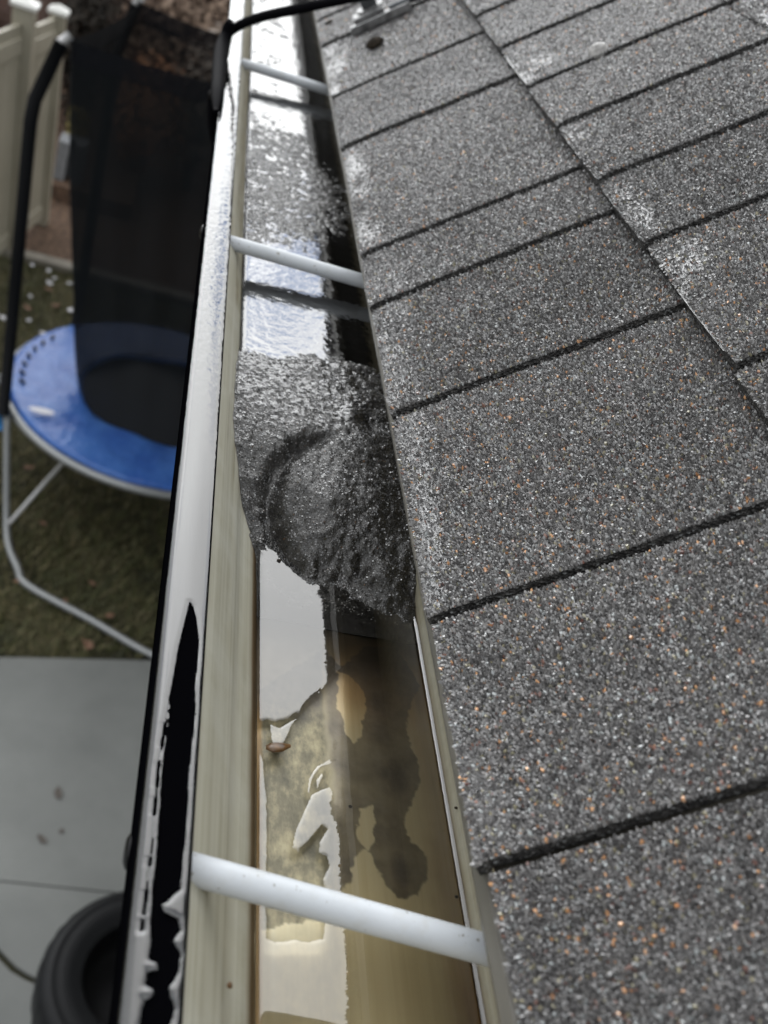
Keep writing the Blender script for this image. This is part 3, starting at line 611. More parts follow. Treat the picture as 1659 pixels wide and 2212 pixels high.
def z_lip(X, Y, D):
    edge = np.minimum(np.minimum(D, X + 0.0149), -0.0003 - X + 0.0004)
    base = np.where(X < -0.0118, -0.0012 * ((-0.0118 - X) / 0.0033) ** 2, 0.0) - 0.0007 * ((X + 0.0070) / 0.0070) ** 2 + 0.0004
    return base + 0.00055 + 0.0006 * np.sqrt(np.clip(edge / 0.0018, 0, 1)) * (0.55 + 0.45 * sstep(0.30, 0.2, Y)) + sstep(0.3, 0.6, Y) * 0.00028 * (fbm(X * 500, Y * 260, 503, 3) - 0.5) + 0.0006 * (vnoise(Y * 16, X * 90) - 0.5)
water_sheet('water', -0.0152, -0.0001, 0.085, 0.62, 0.0003, z_lip, f_lip, M_FILM, 'film of rainwater beading on the black gutter lip')
water_sheet('water', -0.0152, -0.0001, 0.62, 2.4, 0.0011, z_lip, f_lip, M_FILM, 'film of rainwater on the far black gutter lip')

# ------------------------------------------------------------------ small things on roof and gutter
def aty(p, y):
    v = np.array([p[0] - CX, p[1] - CY, FPX]); r = RM @ v; return CAM + r * (y / r[1])
def rf(s, y, h): return EAVE + UP * s + NR * h + YA * y
t = MT('black_rubber', 0.6, (0.004, 0.004, 0.005), spec=0.02); t.bump(t.noise(300, 3), 0.1, 0.0005); M_CABLE = t.m
path = smoothpath([(-0.004, 0.925, -0.058), (-0.0155, 0.920, -0.030), (-0.0205, 0.918, -0.008), at((469, 205), 0.003), at((477, 130), 0.0035), at((486, 88), 0.010), at((505, 62), 0.022), at((560, 38), 0.042), at((650, 18), 0.066), at((745, -2), 0.082), (0.17, 1.06, 0.125), rf(0.22, 1.16, 0.009), rf(0.36, 1.30, 0.009)], 8)
V, F = tube(path, 0.0044, 14)
cab = mesh('cable', V, F, M_CABLE, None, [True, False, False]); tag(cab, 'black rubber cable bent over the gutter lip onto the roof', 'cable')
pp = smoothpath([at((497, 45), 0.030), at((489, 75), 0.017), at((480, 105), 0.009), at((474, 140), 0.006), at((469, 200), 0.0045), at((466, 240), 0.002)], 6)
V, F = tube(pp, np.interp(np.linspace(0, 1, len(pp)), [0, 0.12, 0.45, 0.8, 1], [0.0030, 0.0056, 0.0072, 0.0052, 0.0016]), 10)
mesh('cable_clip', V, F, M_CABLE, cab, [True, False, False])

t = MT('galvanised_metal', 0.42, (0.22, 0.225, 0.225), 0.75); t.color(t.ramp(t.noise(120, 5), [(0.3, (0.10, 0.10, 0.10)), (0.7, (0.34, 0.34, 0.34))])); M_GALV = t.m
t = MT('dark_steel', 0.35, (0.09, 0.095, 0.1), 0.8); M_STEEL = t.m
br = empty('roof_bracket', rf(0.06, 1.13, 0.004), 'weathered metal bracket with a hex bolt screwed to the wet shingles', 'bracket')
def rbox(name, s0, s1, y0, y1, h0, h1, mt, par):
    V, F = boxes((s0, y0, h0, s1, y1, h1)); V = np.array([rf(a, b, c) for a, b, c in V])
    return bevel(mesh(name, V, [(F, 0)], mt, par), 0.0008)
rbox('base_plate', 0.034, 0.098, 1.118, 1.150, 0.0045, 0.0068, M_GALV, br)
rbox('flange', 0.034, 0.098, 1.1145, 1.1175, 0.0045, 0.0125, M_GALV, br)
rbox('clamp_block', 0.040, 0.072, 1.124, 1.146, 0.0072, 0.0165, M_GALV, br)
def rcyl(name, s, y, h0, h1, r, n, mt, par, ax='n'):
    a = rf(s, y, h0); b = rf(s, y, h1)
    V, F = tube([a, b], r, n); return mesh(name, V, F, mt, par, [n > 8, False, False])
bt = rcyl('bolt', 0.060, 1.140, 0.0100, 0.030, 0.0042, 14, M_STEEL, br)
rcyl('washer', 0.060, 1.140, 0.0168, 0.0188, 0.0145, 24, M_GALV, bt); rcyl('bolt_head', 0.060, 1.140, 0.0190, 0.0275, 0.0092, 6, M_STEEL, bt)
V, F = tube([rf(0.078, 1.126, 0.012), rf(0.112, 1.120, 0.012)], 0.0035, 12); mesh('rod', V, F, M_STEEL, br, [True, False, False])

def stone(name, c, r, sq, mat, label, cat, group=None, seed=1, n=NR):
    V, F = lathe([(0.001, -1), (0.55, -0.8), (0.92, -0.3), (1.0, 0.1), (0.78, 0.62), (0.4, 0.9), (0.001, 1)], 14)
    rr = 1 + 0.5 * (fbm(V[:, 0] * 1.3 + seed * 7, V[:, 1] * 1.3 + V[:, 2], seed, 3) - 0.5)
    V = V * rr[:, None] * r * np.array([1, 0.85, sq]); t1 = np.cross(n, YA); t1 /= np.linalg.norm(t1)
    V = c + V[:, :1] * t1 + V[:, 1:2] * YA + V[:, 2:] * n
    o = mesh(name, V, [(F, 0)], mat, None, False); return tag(o, label, cat, group)
t = MT('pale_stone', 0.5, spec=0.5); t.color(t.ramp(t.noise(160, 4), [(0.35, (0.28, 0.27, 0.26)), (0.65, (0.55, 0.54, 0.52))])); M_STONE = t.m
t = MT('dark_litter', 0.9, spec=0.1); t.color(t.ramp(t.noise(200, 4), [(0.3, (0.012, 0.010, 0.008)), (0.7, (0.05, 0.04, 0.03))])); M_LITTER = t.m
stone('pebble', rf(0.1965, 0.758, 0.0095), 0.0072, 0.85, M_STONE, 'single pale pebble lying on the second course of shingles', 'pebble', seed=3)
stone('moss_clump', rf(0.052, 1.046, 0.0068), 0.0095, 0.55, M_LITTER, 'dark moss clump lodged in a shingle slot below the bracket', 'moss', seed=5)
stone('moss_clump', rf(0.0135, 1.213, 0.0052), 0.0055, 0.4, M_LITTER, 'small dark moss clump near the shingle edge beside the cable', 'moss', seed=6)
# rainwater held between the chips along the lower edge of each course
for ci, (ya, yb_, wd) in enumerate(((0.17, 1.9, 0.026), (0.362, 1.7, 0.034), (0.5, 1.4, 0.022))):
    s0 = COURSES[ci][0]; sl = np.array(COURSES[ci][1])
    gy_ = np.arange(ya, yb_, 0.0008); gs_ = s0 + np.linspace(0.0, wd, 26); Yg, Sg = np.meshgrid(gy_, gs_, indexing='ij')
    hh = course_h(Sg, s0); k = np.clip(np.searchsorted(sl, Yg, 'right') - 1, 0, len(sl) - 1)
    hh = hh + 0.0026 * np.clip(1 - (Yg - sl[k]) / 0.05, 0, 1)
    nzz = fbm(Yg * 22, Sg * 60, 811 + ci, 4); fine = fbm(Yg * 900, Sg * 900, 821 + ci, 2)
    m_ = (nzz - 0.30) * 1.2 + 0.9 * (fine - 0.5) - ((Sg - s0) / wd) ** 1.5 * 0.6 + 0.1
    m_ = np.where(np.abs(Yg - sl[k]) < 0.003, -1, m_); k2 = np.minimum(k + 1, len(sl) - 1); m_ = np.where(np.abs(Yg - sl[k2]) < 0.003, -1, m_)
    V = EAVE + Sg[..., None] * UP + (hh + 0.00075 + 0.0004 * (fine - 0.5))[..., None] * NR + Yg[..., None] * YA
    F = gridfaces(*Sg.shape)[:, ::-1]; F = F[(m_.ravel()[F] > 0).all(1)]; used = np.unique(F); idx = -np.ones(Sg.size, dtype=int); idx[used] = np.arange(len(used))
    tag(mesh('water', V.reshape(-1, 3)[used], [(idx[F], 0)], M_EDGEWET, None, True), 'rainwater held along the lower edge of a shingle course', 'water', kind='structure')
# leaf stalk and specks in the gutter
t = MT('wet_brown_leaf', 0.3, (0.09, 0.045, 0.015)); t.color(t.ramp(t.noise(300, 4), [(0.3, (0.05, 0.025, 0.008)), (0.7, (0.19, 0.10, 0.04))])); M_LEAFW = t.m
A = [at(q, ZW + 0.0006) for q in ((574, 1612), (588, 1606), (606, 1606), (626, 1611))]; B = [at(q, ZW + 0.0012) for q in ((574, 1619), (590, 1626), (610, 1624), (627, 1615))]
V = np.array([a + (b - a) * u + np.array([0, 0, 0.0007 * math.sin(u * 3.1)]) for a, b in zip(A, B) for u in (0, 0.35, 0.7, 1)])
o = mesh('leaf_scrap', V, [(gridfaces(4, 4), 0)], M_LEAFW, None, True); o.modifiers.new('thick', 'SOLIDIFY').thickness = 0.0004
tag(o, 'curled brown leaf scrap floating by the front wall of the gutter', 'leaf')
stone('seed_husk', np.array([*at((496, 2128), -0.024)[:2], -0.024]) , 0.0011, 0.7, M_LEAFW, 'tiny brown husk stuck to the cream front wall near the camera', 'husk', seed=9, n=np.array([0.85, 0, 0.53]))
spk = [((1318, 785), 0), ]
for k, (p, z) in enumerate((((603, 1210), ZW + 0.0004), ((985, 1745), None), ((986, 1937), ZB + 0.0005), ((757, 1742), ZB + 0.0005), ((1037, 2100), ZB + 0.0005))):
    c = at(p, z) if z is not None else None
    if c is None:
        v = np.array([p[0] - CX, p[1] - CY, FPX]); r = RM @ v; c = CAM + r * ((XB - 0.0006 - CAM[0]) / r[0])
    lb = ('black crumb of grit floating in the pool in front of the sediment bank', 'black crumb of grit on the back wall of the gutter', 'short black crumb on the gutter bottom beside the nearest ferrule', 'tiny black crumb on the bare cream patch in the silt', 'black crumb on the rusty gutter bottom nearest the camera')[k]
    stone('grit_crumb', c, 0.0007 + 0.0003 * (k == 0), 0.6, M_LITTER, lb, 'grit', seed=20 + k, n=np.array([0, 0, 1.0]))

# ------------------------------------------------------------------ the yard below
G = -3.0
t = MT('lawn_soil', 0.9); t.color(t.ramp(t.noise(2.2, 6, 0.6), [(0.35, (0.02, 0.02, 0.008)), (0.55, (0.055, 0.05, 0.02)), (0.7, (0.085, 0.07, 0.035))])); t.bump(t.noise(30, 4), 0.5, 0.02); M_LAWN = t.m
V = np.array([(-150, -150, G - 0.02), (150, -150, G - 0.02), (150, 250, G - 0.02), (-150, 250, G - 0.02)]); o = mesh('lawn', V, [(np.array([[0, 1, 2, 3]]), 0)], M_LAWN); tag(o, 'winter lawn behind the house', 'lawn', kind='structure')
t = MT('concrete', 0.75)
stn = t.ramp(t.noise(9, 3, 0.5), [(0.72, 0.0), (0.78, 0.7)])
cc = t.ramp(t.noise(2.2, 6, 0.6), [(0.3, (0.165, 0.172, 0.165)), (0.7, (0.25, 0.257, 0.246))])
cc = t.mix(t.math('MULTIPLY', t.noise(70, 4), 0.35), cc, (0.17, 0.175, 0.165))
t.color(t.mix(t.math('MULTIPLY', stn, 0.4), cc, (0.10, 0.085, 0.07))); t.bump(t.noise(160, 4), 0.25, 0.003); M_CONC = t.m
def poly_slab(name, pts, z0, z1, mat, label, cat):
    n = len(pts); V = np.array([(x, y, z) for z in (z0, z1) for (x, y) in pts]); q = np.arange(n)
    o = mesh(name, V, [(np.array([list(range(2 * n))[n:]]), 0), (np.stack([q, (q + 1) % n, n + (q + 1) % n, n + q], 1), 0)], mat)
    return tag(o, label, cat, kind='structure')
poly_slab('driveway', [(-9, 2.115), (9, 2.115), (9, 5.1), (0.5, 3.265), (0.15, 3.20), (-0.2, 3.125), (-1.0, 2.93), (-9, 1.9)][:0] or [(-9, 2.097), (9, 2.130), (9, 5.10), (0.5, 3.262), (0.15, 3.195), (-0.2, 3.125), (-1.0, 2.93), (-3.0, 2.5)], G - 0.12, G, M_CONC, 'grey concrete slab along the lawn', 'driveway')
poly_slab('driveway', [(-0.046, 1.886), (0.028, 1.822), (0.070, 1.799), (0.146, 1.772), (0.24, 1.70), (2.0, 0.0), (9, 0.0), (9, 2.126), (-3.0, 2.104), (-3.0, 3.0 - 0.9)][:8] + [(-0.35, 2.107)], G - 0.12, G - 0.001, M_CONC, 'grey concrete slab under the tyre', 'driveway')
poly_slab('driveway', [(-0.37, 2.10), (-0.063, 1.868), (0.014, 1.801), (0.060, 1.778), (0.138, 1.752), (0.225, 1.68), (1.9, 0.0), (1.9, -9), (-9, -9), (-9, 2.09)], G - 0.12, G + 0.004, M_CONC, 'paler concrete slab beyond the crack', 'driveway')
t = MT('leaf_mulch', 0.9); t.color(t.ramp(t.noise(26, 6, 0.7), [(0.3, (0.03, 0.02, 0.012)), (0.5, (0.10, 0.06, 0.038)), (0.72, (0.26, 0.165, 0.105))])); t.bump(t.noise(45, 5), 0.7, 0.03); M_MULCH = t.m
poly_slab('mulch_bed', [(-6, 6.80), (6, 6.80), (6, 30), (-6, 30)], G - 0.08, G - 0.004, M_MULCH, 'bed of brown leaf mulch behind the lawn', 'mulch')
t = MT('edging_stone', 0.8); t.color(t.ramp(t.noise(20, 4), [(0.3, (0.16, 0.145, 0.12)), (0.7, (0.27, 0.25, 0.21))])); M_EDGE = t.m
V, F = boxes((-3, 6.68, G - 0.06, 3, 6.79, G + 0.03)); tag(bevel(mesh('garden_edging', V, [(F, 0)], M_EDGE), 0.012), 'low pale edging strip between lawn and brown mulch', 'edging')

def leafcards(n, pos, size, cols, up=0.3, seed=1):
    """many small bent leaves: two quads folded along the middle"""
    r = np.random.default_rng(seed); k = len(pos)
    a = r.normal(size=(k, 3)); a[:, 2] += up; a /= np.linalg.norm(a, axis=1)[:, None]
    b = np.cross(a, r.normal(size=(k, 3))); b /= np.linalg.norm(b, axis=1)[:, None]; c = np.cross(a, b)
    s = size * (0.6 + 0.8 * r.random(k))[:, None]
    V = np.empty((k, 4, 3)); V[:, 0] = pos - b * s; V[:, 1] = pos + c * s * 0.5 - a * s * 0.1; V[:, 2] = pos + b * s; V[:, 3] = pos - c * s * 0.5 + a * s * 0.15
    return V.reshape(-1, 3), np.arange(k * 4).reshape(-1, 4), np.repeat(cols, 4, 0)
t = MT('grass_blades', 0.6); t.color(t.attr('Col', 'Color')); M_GRASS = t.m
r2 = np.random.default_rng(5); k = 42000
gx = r2.uniform(-1.3, 1.5, k); gyy = r2.uniform(2.9, 6.7, k); ok = gyy > 3.19 + 0.21 * gx; gx, gyy = gx[ok], gyy[ok]; k = len(gx)
pat = fbm(gx * 2.5, gyy * 2.5, 601, 4)
an = r2.random(k) * 6.283; hgt = 0.018 + 0.035 * r2.random(k); wd = 0.0035
P0 = np.stack([gx, gyy, np.full(k, G - 0.02)], 1); dd = np.stack([np.cos(an), np.sin(an), np.zeros(k)], 1)
ln = np.stack([np.cos(an + 1.3), np.sin(an + 1.3), np.zeros(k)], 1) * (hgt * (0.3 + 1.1 * r2.random(k)))[:, None]
V = np.stack([P0 - dd * wd, P0 + dd * wd, P0 + ln + np.array([0, 0, 1.0]) * hgt[:, None]], 1).reshape(-1, 3)
u = r2.random(k)[:, None]; yel = (r2.random(k) < 0.25 + 0.9 * (pat - 0.4))[:, None]
gc = np.where(yel, np.array([0.12, 0.10, 0.045]) + u * np.array([0.10, 0.088, 0.046]), np.array([0.042, 0.047, 0.013]) + u * np.array([0.06, 0.06, 0.02]))
o = mesh('grass', V, [(np.arange(k * 3).reshape(-1, 3), 0)], M_GRASS, None, False, np.repeat(gc, 3, 0)); tag(o, 'patchy yellow green winter grass', 'grass', kind='stuff')

# dead leaves and pale scraps lying about
t = MT('dead_leaf', 0.7); t.color(t.ramp(t.noise(60, 3), [(0.3, (0.12, 0.06, 0.035)), (0.7, (0.30, 0.17, 0.11))])); M_LEAF = t.m
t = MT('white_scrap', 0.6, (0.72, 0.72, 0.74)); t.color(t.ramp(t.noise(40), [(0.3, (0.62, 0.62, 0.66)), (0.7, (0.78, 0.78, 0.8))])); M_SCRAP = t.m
def flat_leaf(name, p, size, asp, mat, z, label=None, cat=None, group=None, seed=0):
    r = np.random.default_rng(seed); c = at(p, z); n = 9; an = r.random() * 6.28
    V = [(0, 0, 0.012 * size * 10)]; 
    for q in range(n):
        a = 2 * math.pi * q / n; rad = size * (0.75 + 0.5 * r.random()); V.append((rad * math.cos(a), rad * asp * math.sin(a), size * 0.35 * r.random()))
    V = np.array(V); R = np.array([[math.cos(an), -math.sin(an), 0], [math.sin(an), math.cos(an), 0], [0, 0, 1]]); V = V @ R.T + c
    F = np.array([(0, 1 + q, 1 + (q + 1) % n) for q in range(n)])
    o = mesh(name, V, [(F, 0)], mat); o.modifiers.new('thick', 'SOLIDIFY').thickness = 0.003
    return tag(o, label, cat, group)
for k, (p, s) in enumerate((((62, 692), 0.022), ((97, 722), 0.03), ((65, 640), 0.016), ((118, 601), 0.018), ((150, 612), 0.02), ((158, 672), 0.035), ((107, 612), 0.026), ((105, 585), 0.02), ((8, 688), 0.03), ((175, 690), 0.012), ((70, 572), 0.018))):
    flat_leaf('snow_or_glint', p, s, 0.6, M_SCRAP, G + 0.012, 'small white leftover of snow on the winter grass beside the trampoline', 'snow', 'leftovers of snow on the grass', 40 + k)
for k, (p, s) in enumerate((((190, 1393), 0.035), ((60, 665), 0.03), ((120, 660), 0.03), ((40, 1255), 0.02), ((92, 1130), 0.02), ((235, 1330), 0.025), ((105, 625), 0.025), ((20, 725), 0.03), ((130, 950), 0.025), ((62, 1010), 0.025), ((200, 1260), 0.02), ((140, 1300), 0.02))):
    flat_leaf('dead_leaf', p, s, 0.5, M_LEAF, G + 0.014, 'pinkish brown dead leaf on the grass around the trampoline', 'leaf', 'dead leaves on the grass', 60 + k)
t = MT('leaf_stain', 0.8, (0.11, 0.095, 0.082)); M_STAIN = t.m
flat_leaf('dead_leaf', (90, 1813), 0.022, 0.45, M_STAIN, G + 0.003, 'flattened grey brown leaf on the concrete nearest the tyre', 'leaf', None, 90)
flat_leaf('dead_leaf', (126, 1713), 0.024, 0.55, M_STAIN, G + 0.003, 'dark round wet leaf in the middle of the concrete slab', 'leaf', None, 91)
flat_leaf('dead_leaf', (133, 1795), 0.012, 0.7, M_STAIN, G + 0.003, 'small brown leaf fragment on the concrete by the gutter edge', 'leaf', None, 92)

# tyre
t = MT('tyre_rubber', 0.45, (0.0035, 0.004, 0.005), spec=0.28); t.bump(t.noise(80, 4), 0.2, 0.002); M_TYRE = t.m
prof = [(0.188, 0.030), (0.196, 0.012), (0.215, 0.004), (0.255, 0.0), (0.290, 0.006), (0.310, 0.022), (0.322, 0.045), (0.325, 0.08), (0.3255, 0.11), (0.325, 0.14), (0.322, 0.175), (0.312, 0.198), (0.300, 0.2085), (0.293, 0.2130), (0.287, 0.2165), (0.281, 0.2140), (0.262, 0.2180), (0.240, 0.2185), (0.222, 0.2165), (0.212, 0.2130), (0.204, 0.2120), (0.197, 0.2090), (0.192, 0.2040), (0.188, 0.190), (0.192, 0.170), (0.215, 0.160), (0.27, 0.150), (0.30, 0.11), (0.27, 0.07), (0.215, 0.055), (0.192, 0.048), (0.188, 0.030)]
V, F = lathe(prof, 96)
rr = np.hypot(V[:, 0], V[:, 1]); an = np.arctan2(V[:, 1], V[:, 0]); tread = (rr > 0.3205) & (V[:, 2] > 0.03) & (V[:, 2] < 0.19)
V[:, :2] *= (1 - 0.012 * (tread & (np.round(an * 96 / 6.283).astype(int) % 3 == 0)))[:, None]
o = mesh('tyre', V * np.array([0.97, 0.97, 1]) + np.array([0.402, 1.705, G]), [(F, 0)], M_TYRE, None, True); tag(o, 'old black car tyre lying flat on the concrete', 'tyre')
t = MT('hole_shade_black', 0.6, (0.006, 0.006, 0.007), spec=0.2)
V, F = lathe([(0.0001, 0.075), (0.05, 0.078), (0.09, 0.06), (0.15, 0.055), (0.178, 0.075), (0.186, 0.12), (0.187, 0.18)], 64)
c = mesh('hole_shade_disc', V + np.array([0.400, 1.715, G]), [(F, 0)], t.m, o, True)  # added black disc, stands in for the deep shade inside the tyre

# trampoline
TC = np.array([0.177, 4.49, G]); RIM = 0.72; HZ = 0.5
t = MT('blue_pad', 0.35, spec=0.5); t.color(t.ramp(t.noise(7, 4), [(0.3, (0.018, 0.085, 0.35)), (0.7, (0.05, 0.155, 0.46))])); t.bump(t.noise(14, 4), 0.5, 0.03); M_PAD = t.m
t = MT('black_mat', 0.5, (0.012, 0.012, 0.014)); M_MAT = t.m
t = MT('black_foam', 0.6, (0.003, 0.0035, 0.005), spec=0.2); M_FOAM = t.m
t = MT('grey_tube', 0.35, (0.30, 0.31, 0.31), 0.55); M_TUBE = t.m
t = MT('white_tube', 0.4, (0.5, 0.5, 0.5), 0.3); M_WTUBE = t.m
t = MT('blue_cap', 0.4, (0.02, 0.20, 0.50)); M_CAP = t.m
def net_mat(name, op, base):
    t = MT(name, 0.8, base, spec=0.2); n, l = t.n, t.l
    tr = n.new('ShaderNodeBsdfTransparent'); mx = n.new('ShaderNodeMixShader'); mx.inputs[0].default_value = op
    l.new(tr.outputs[0], mx.inputs[1]); l.new(t.b.outputs[0], mx.inputs[2]); l.new(mx.outputs[0], n['Material Output'].inputs['Surface']); return t.m
M_NET = net_mat('net_weave', 0.81, (0.006, 0.008, 0.010)); M_BAND = net_mat('net_band', 0.93, (0.006, 0.007, 0.010))
tr = empty('trampoline', tuple(TC), 'small round trampoline with blue pad and black safety net on the lawn', 'trampoline')
def ring(r, z, a): return np.array([TC[0] + r * math.cos(a), TC[1] + r * math.sin(a), z])
ang = np.linspace(0, 2 * math.pi, 73)[:-1]
P = [ring(RIM + 0.012, G + HZ - 0.012, a) for a in ang] + [ring(RIM + 0.012, G + HZ - 0.012, 0)]
V, F = tube(P, 0.019, 12, False); mesh('rim', V, F, M_TUBE, tr, True)
rad = np.concatenate([[RIM + 0.004, RIM + 0.003, RIM - 0.005], np.linspace(RIM - 0.02, 0.395, 14), [0.39]])
A, Rr = np.meshgrid(np.linspace(0, 2 * math.pi, 145)[:-1], rad, indexing='ij')
Zp = G + HZ + 0.030 + 0.010 * (fbm(np.cos(A) * 4 + 5, np.sin(A) * 4 + Rr * 7 + 5, 701, 3) - 0.5) + 0.012 * np.sin(A * 6) * np.clip((0.55 - Rr) / 0.15, 0, 1)
Zp[:, 0] -= 0.022; Zp[:, 1] -= 0.009; Zp[:, -1] -= 0.02
Rr = Rr + np.where(Rr < 0.42, 0.006 * np.sin(A * 7 + 0.6), 0)
V = np.stack([TC[0] + Rr * np.cos(A), TC[1] + Rr * np.sin(A), Zp], -1).reshape(-1, 3); n = A.shape[1]; mm = A.shape[0]
i, j = np.meshgrid(np.arange(mm), np.arange(n - 1), indexing='ij'); i = i.ravel(); j = j.ravel(); i2 = (i + 1) % mm
F = np.stack([i * n + j, i * n + j + 1, i2 * n + j + 1, i2 * n + j], 1); mesh('pad', V, [(F, 0)], M_PAD, tr, True)
V, F = lathe([(0.0001, HZ - 0.03), (0.2, HZ - 0.025), (0.42, HZ - 0.005), (0.6, HZ + 0.005)], 72); mesh('jumping_mat', V + TC, [(F, 0)], M_MAT, tr, True)
for a in np.radians([150, 157, 164, 171, 178, 185, 192]):
    V, F = tube([ring(0.672, G + HZ + 0.037, a), ring(0.655, G + HZ + 0.039, a + 0.045)], 0.008, 6); mesh('strap', V, F, M_FOAM, tr)
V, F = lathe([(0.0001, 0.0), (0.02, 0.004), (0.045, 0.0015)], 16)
a0 = at((90, 887), G + HZ + 0.05); V = V * np.array([1.25, 0.5, 0.7]) + a0; mesh('snow_or_glint', V, [(F, 0)], M_SCRAP, tr, True)  # white disc painted as the wet highlight on the blue pad
# legs: each bends from the rim to the ground, along it and up again
leg = [(-0.485, 4.08, G + HZ), (-0.46, 4.02, G + 0.38), (-0.405, 3.88, G + 0.13), (-0.365, 3.77, G + 0.035), (-0.30, 3.645, G + 0.016), (-0.236, 3.543, G + 0.013), (0.05, 3.40, G + 0.013), (0.336, 3.25, G + 0.013), (0.56, 3.215, G + 0.013), (0.64, 3.27, G + 0.03), (0.66, 3.40, G + 0.16), (0.645, 3.80, G + 0.42), (0.63, 3.93, G + HZ - 0.01)]
leg = smoothpath(leg, 5)
for k in range(3):
    an = k * 2 * math.pi / 3; R = np.array([[math.cos(an), -math.sin(an), 0], [math.sin(an), math.cos(an), 0], [0, 0, 1]])
    V, F = tube([R @ (np.array(p) - TC) + TC for p in leg], 0.017, 10); mesh('leg', V, F, M_TUBE, tr, [True, False, False])
V, F = tube([at((148, 985), G + HZ - 0.02), at((20, 1130), G + 0.13)], 0.009, 8); mesh('brace', V, F, M_WTUBE, tr, [True, False, False])
# posts and net
TOPZ = -0.86
post_a = np.radians([208.5, 130.0, 58.0, -2.0])
for k, a in enumerate(post_a):
    b0 = ring(0.775, G + HZ - 0.06, a); b1 = ring(0.84, TOPZ - 0.26, a); b2 = ring(0.765, TOPZ - 0.015, a)
    p = [b0, b0 * 0.5 + b1 * 0.5, b1 - (b1 - b0) * 0.04, b1 + (b2 - b1) * 0.1, b2]
    V, F = tube(p, 0.026, 12); o = mesh('post', V, F, M_FOAM, tr, [True, False, False])
    V, F = tube([ring(0.768, TOPZ - 0.018, a), ring(0.738, TOPZ + 0.015, a)], 0.017, 10); mesh('post_cap', V, F, M_WTUBE, o, [True, False, False])
    V, F = tube([ring(0.778, G + HZ - 0.09, a), ring(0.776, G + HZ - 0.02, a)], 0.03, 12); mesh('foot_cap', V, F, M_CAP, o, [True, False, False])
def topring(a):                                            # straight between neighbouring posts
    aa = np.sort(np.mod(post_a, 2 * math.pi)); aa = np.append(aa, aa[0] + 2 * math.pi); a = a % (2 * math.pi)
    if a < aa[0]: a += 2 * math.pi
    k = min(np.searchsorted(aa, a, 'right') - 1, len(aa) - 2); p, q = ring(0.735, 0, aa[k]), ring(0.735, 0, aa[k + 1]); t = (a - aa[k]) / (aa[k + 1] - aa[k])
    e = p * (1 - t) + q * t; sag = 4 * t * (1 - t); return e[0], e[1], sag
NA = np.linspace(0, 2 * math.pi, 121)[:-1]
def net_grid(v0, v1, nv, off=0.0):
    V = []
    for a in NA:
        tx, ty, sag = topring(a); bx, by = TC[0] + 0.40 * math.cos(a), TC[1] + 0.40 * math.sin(a); bz = G + HZ + 0.02
        for v in np.linspace(v0, v1, nv):
            f = v ** 0.75; wv = 0.012 * math.sin(a * 17 + v * 3) * (1 - v) * v * 4
            x = bx + (tx - bx) * f; y = by + (ty - by) * f; z = bz + (TOPZ - 0.03 * sag * v - bz) * v
            V.append((x + (wv + off) * math.cos(a), y + (wv + off) * math.sin(a), z))
    mm = len(NA); i, j = np.meshgrid(np.arange(mm), np.arange(nv - 1), indexing='ij'); i = i.ravel(); j = j.ravel(); i2 = (i + 1) % mm
    return np.array(V), np.stack([i * nv + j, i2 * nv + j, i2 * nv + j + 1, i * nv + j + 1], 1)
V, F = net_grid(0.0, 0.955, 16); mesh('net', V, [(F, 0)], M_NET, tr, True)
V, F = net_grid(0.95, 1.0, 3, 0.003); mesh('net_band', V, [(F, 0)], M_BAND, tr, True)

# vinyl fence
t = MT('tan_vinyl', 0.45, spec=0.4); t.color(t.ramp(t.noise(3, 4), [(0.3, (0.34, 0.315, 0.245)), (0.7, (0.42, 0.39, 0.31))])); M_VINYL = t.m
t = MT('white_vinyl_cap', 0.3, (0.74, 0.74, 0.70)); M_VCAP = t.m
FL = 0.207
def fx(y, z): return -0.800 + FL * (y - 7.36) - 0.06 * (z - G)
fen = empty('vinyl_fence', (fx(6.4, G), 6.4, G), 'tan vinyl privacy fence with pale post caps left of the trampoline', 'fence')
def post(y, top, hw):
    V, F = boxes((-hw, -hw, 0, hw, hw, top - G)); V = np.array([(fx(y, G + c) + a, y + b, G + c) for a, b, c in V])
    o = bevel(mesh('post', V, [(F, 0)], M_VINYL, fen), 0.006)
    c = np.array([(-1, -1, 0), (1, -1, 0), (1, 1, 0), (-1, 1, 0), (-1, -1, .02), (1, -1, .02), (1, 1, .02), (-1, 1, .02), (0, 0, .055)]) * np.array([hw + .014, hw + .014, 1])
    c = c + np.array([fx(y, top), y, top])
    mesh('cap', c, [(np.array([(0, 1, 5, 4), (1, 2, 6, 5), (2, 3, 7, 6), (3, 0, 4, 7), (0, 3, 2, 1)]), 0), (np.array([(4, 5, 8), (5, 6, 8), (6, 7, 8), (7, 4, 8)]), 0)], M_VCAP, o)
post(7.34, -1.58, 0.048); post(6.78, -1.46, 0.062); post(6.12, -1.50, 0.055); post(4.4, -1.50, 0.055)
for (ya, yb_, tp) in ((6.84, 7.30, -1.60), (6.18, 6.72, -1.55), (4.46, 6.06, -1.55)):
    bs = []; y = ya
    while y < yb_ - 0.02:
        y2 = min(y + 0.14, yb_); bs.append((y + 0.002, y2 - 0.002)); y = y2
    V = []; F = []
    for (p, q) in bs:
        v, f = boxes((-0.012, p, 0.04, 0.012, q, tp - G)); F += [[len(V) + e for e in g] for g in f]; V += [(fx(b, G + c) + a, b, G + c) for a, b, c in v]
    mesh('panel', np.array(V), [(np.array(F), 0)], M_VINYL, fen)
    for zz_ in (tp - 0.12, G + 0.10):
        v, f = boxes((-0.024, ya, zz_ - G - 0.05, 0.024, yb_, zz_ - G + 0.05)); v = np.array([(fx(b, G + c) + a, b, G + c) for a, b, c in v])
        bevel(mesh('rail', v, [(f, 0)], M_VINYL, fen), 0.006)

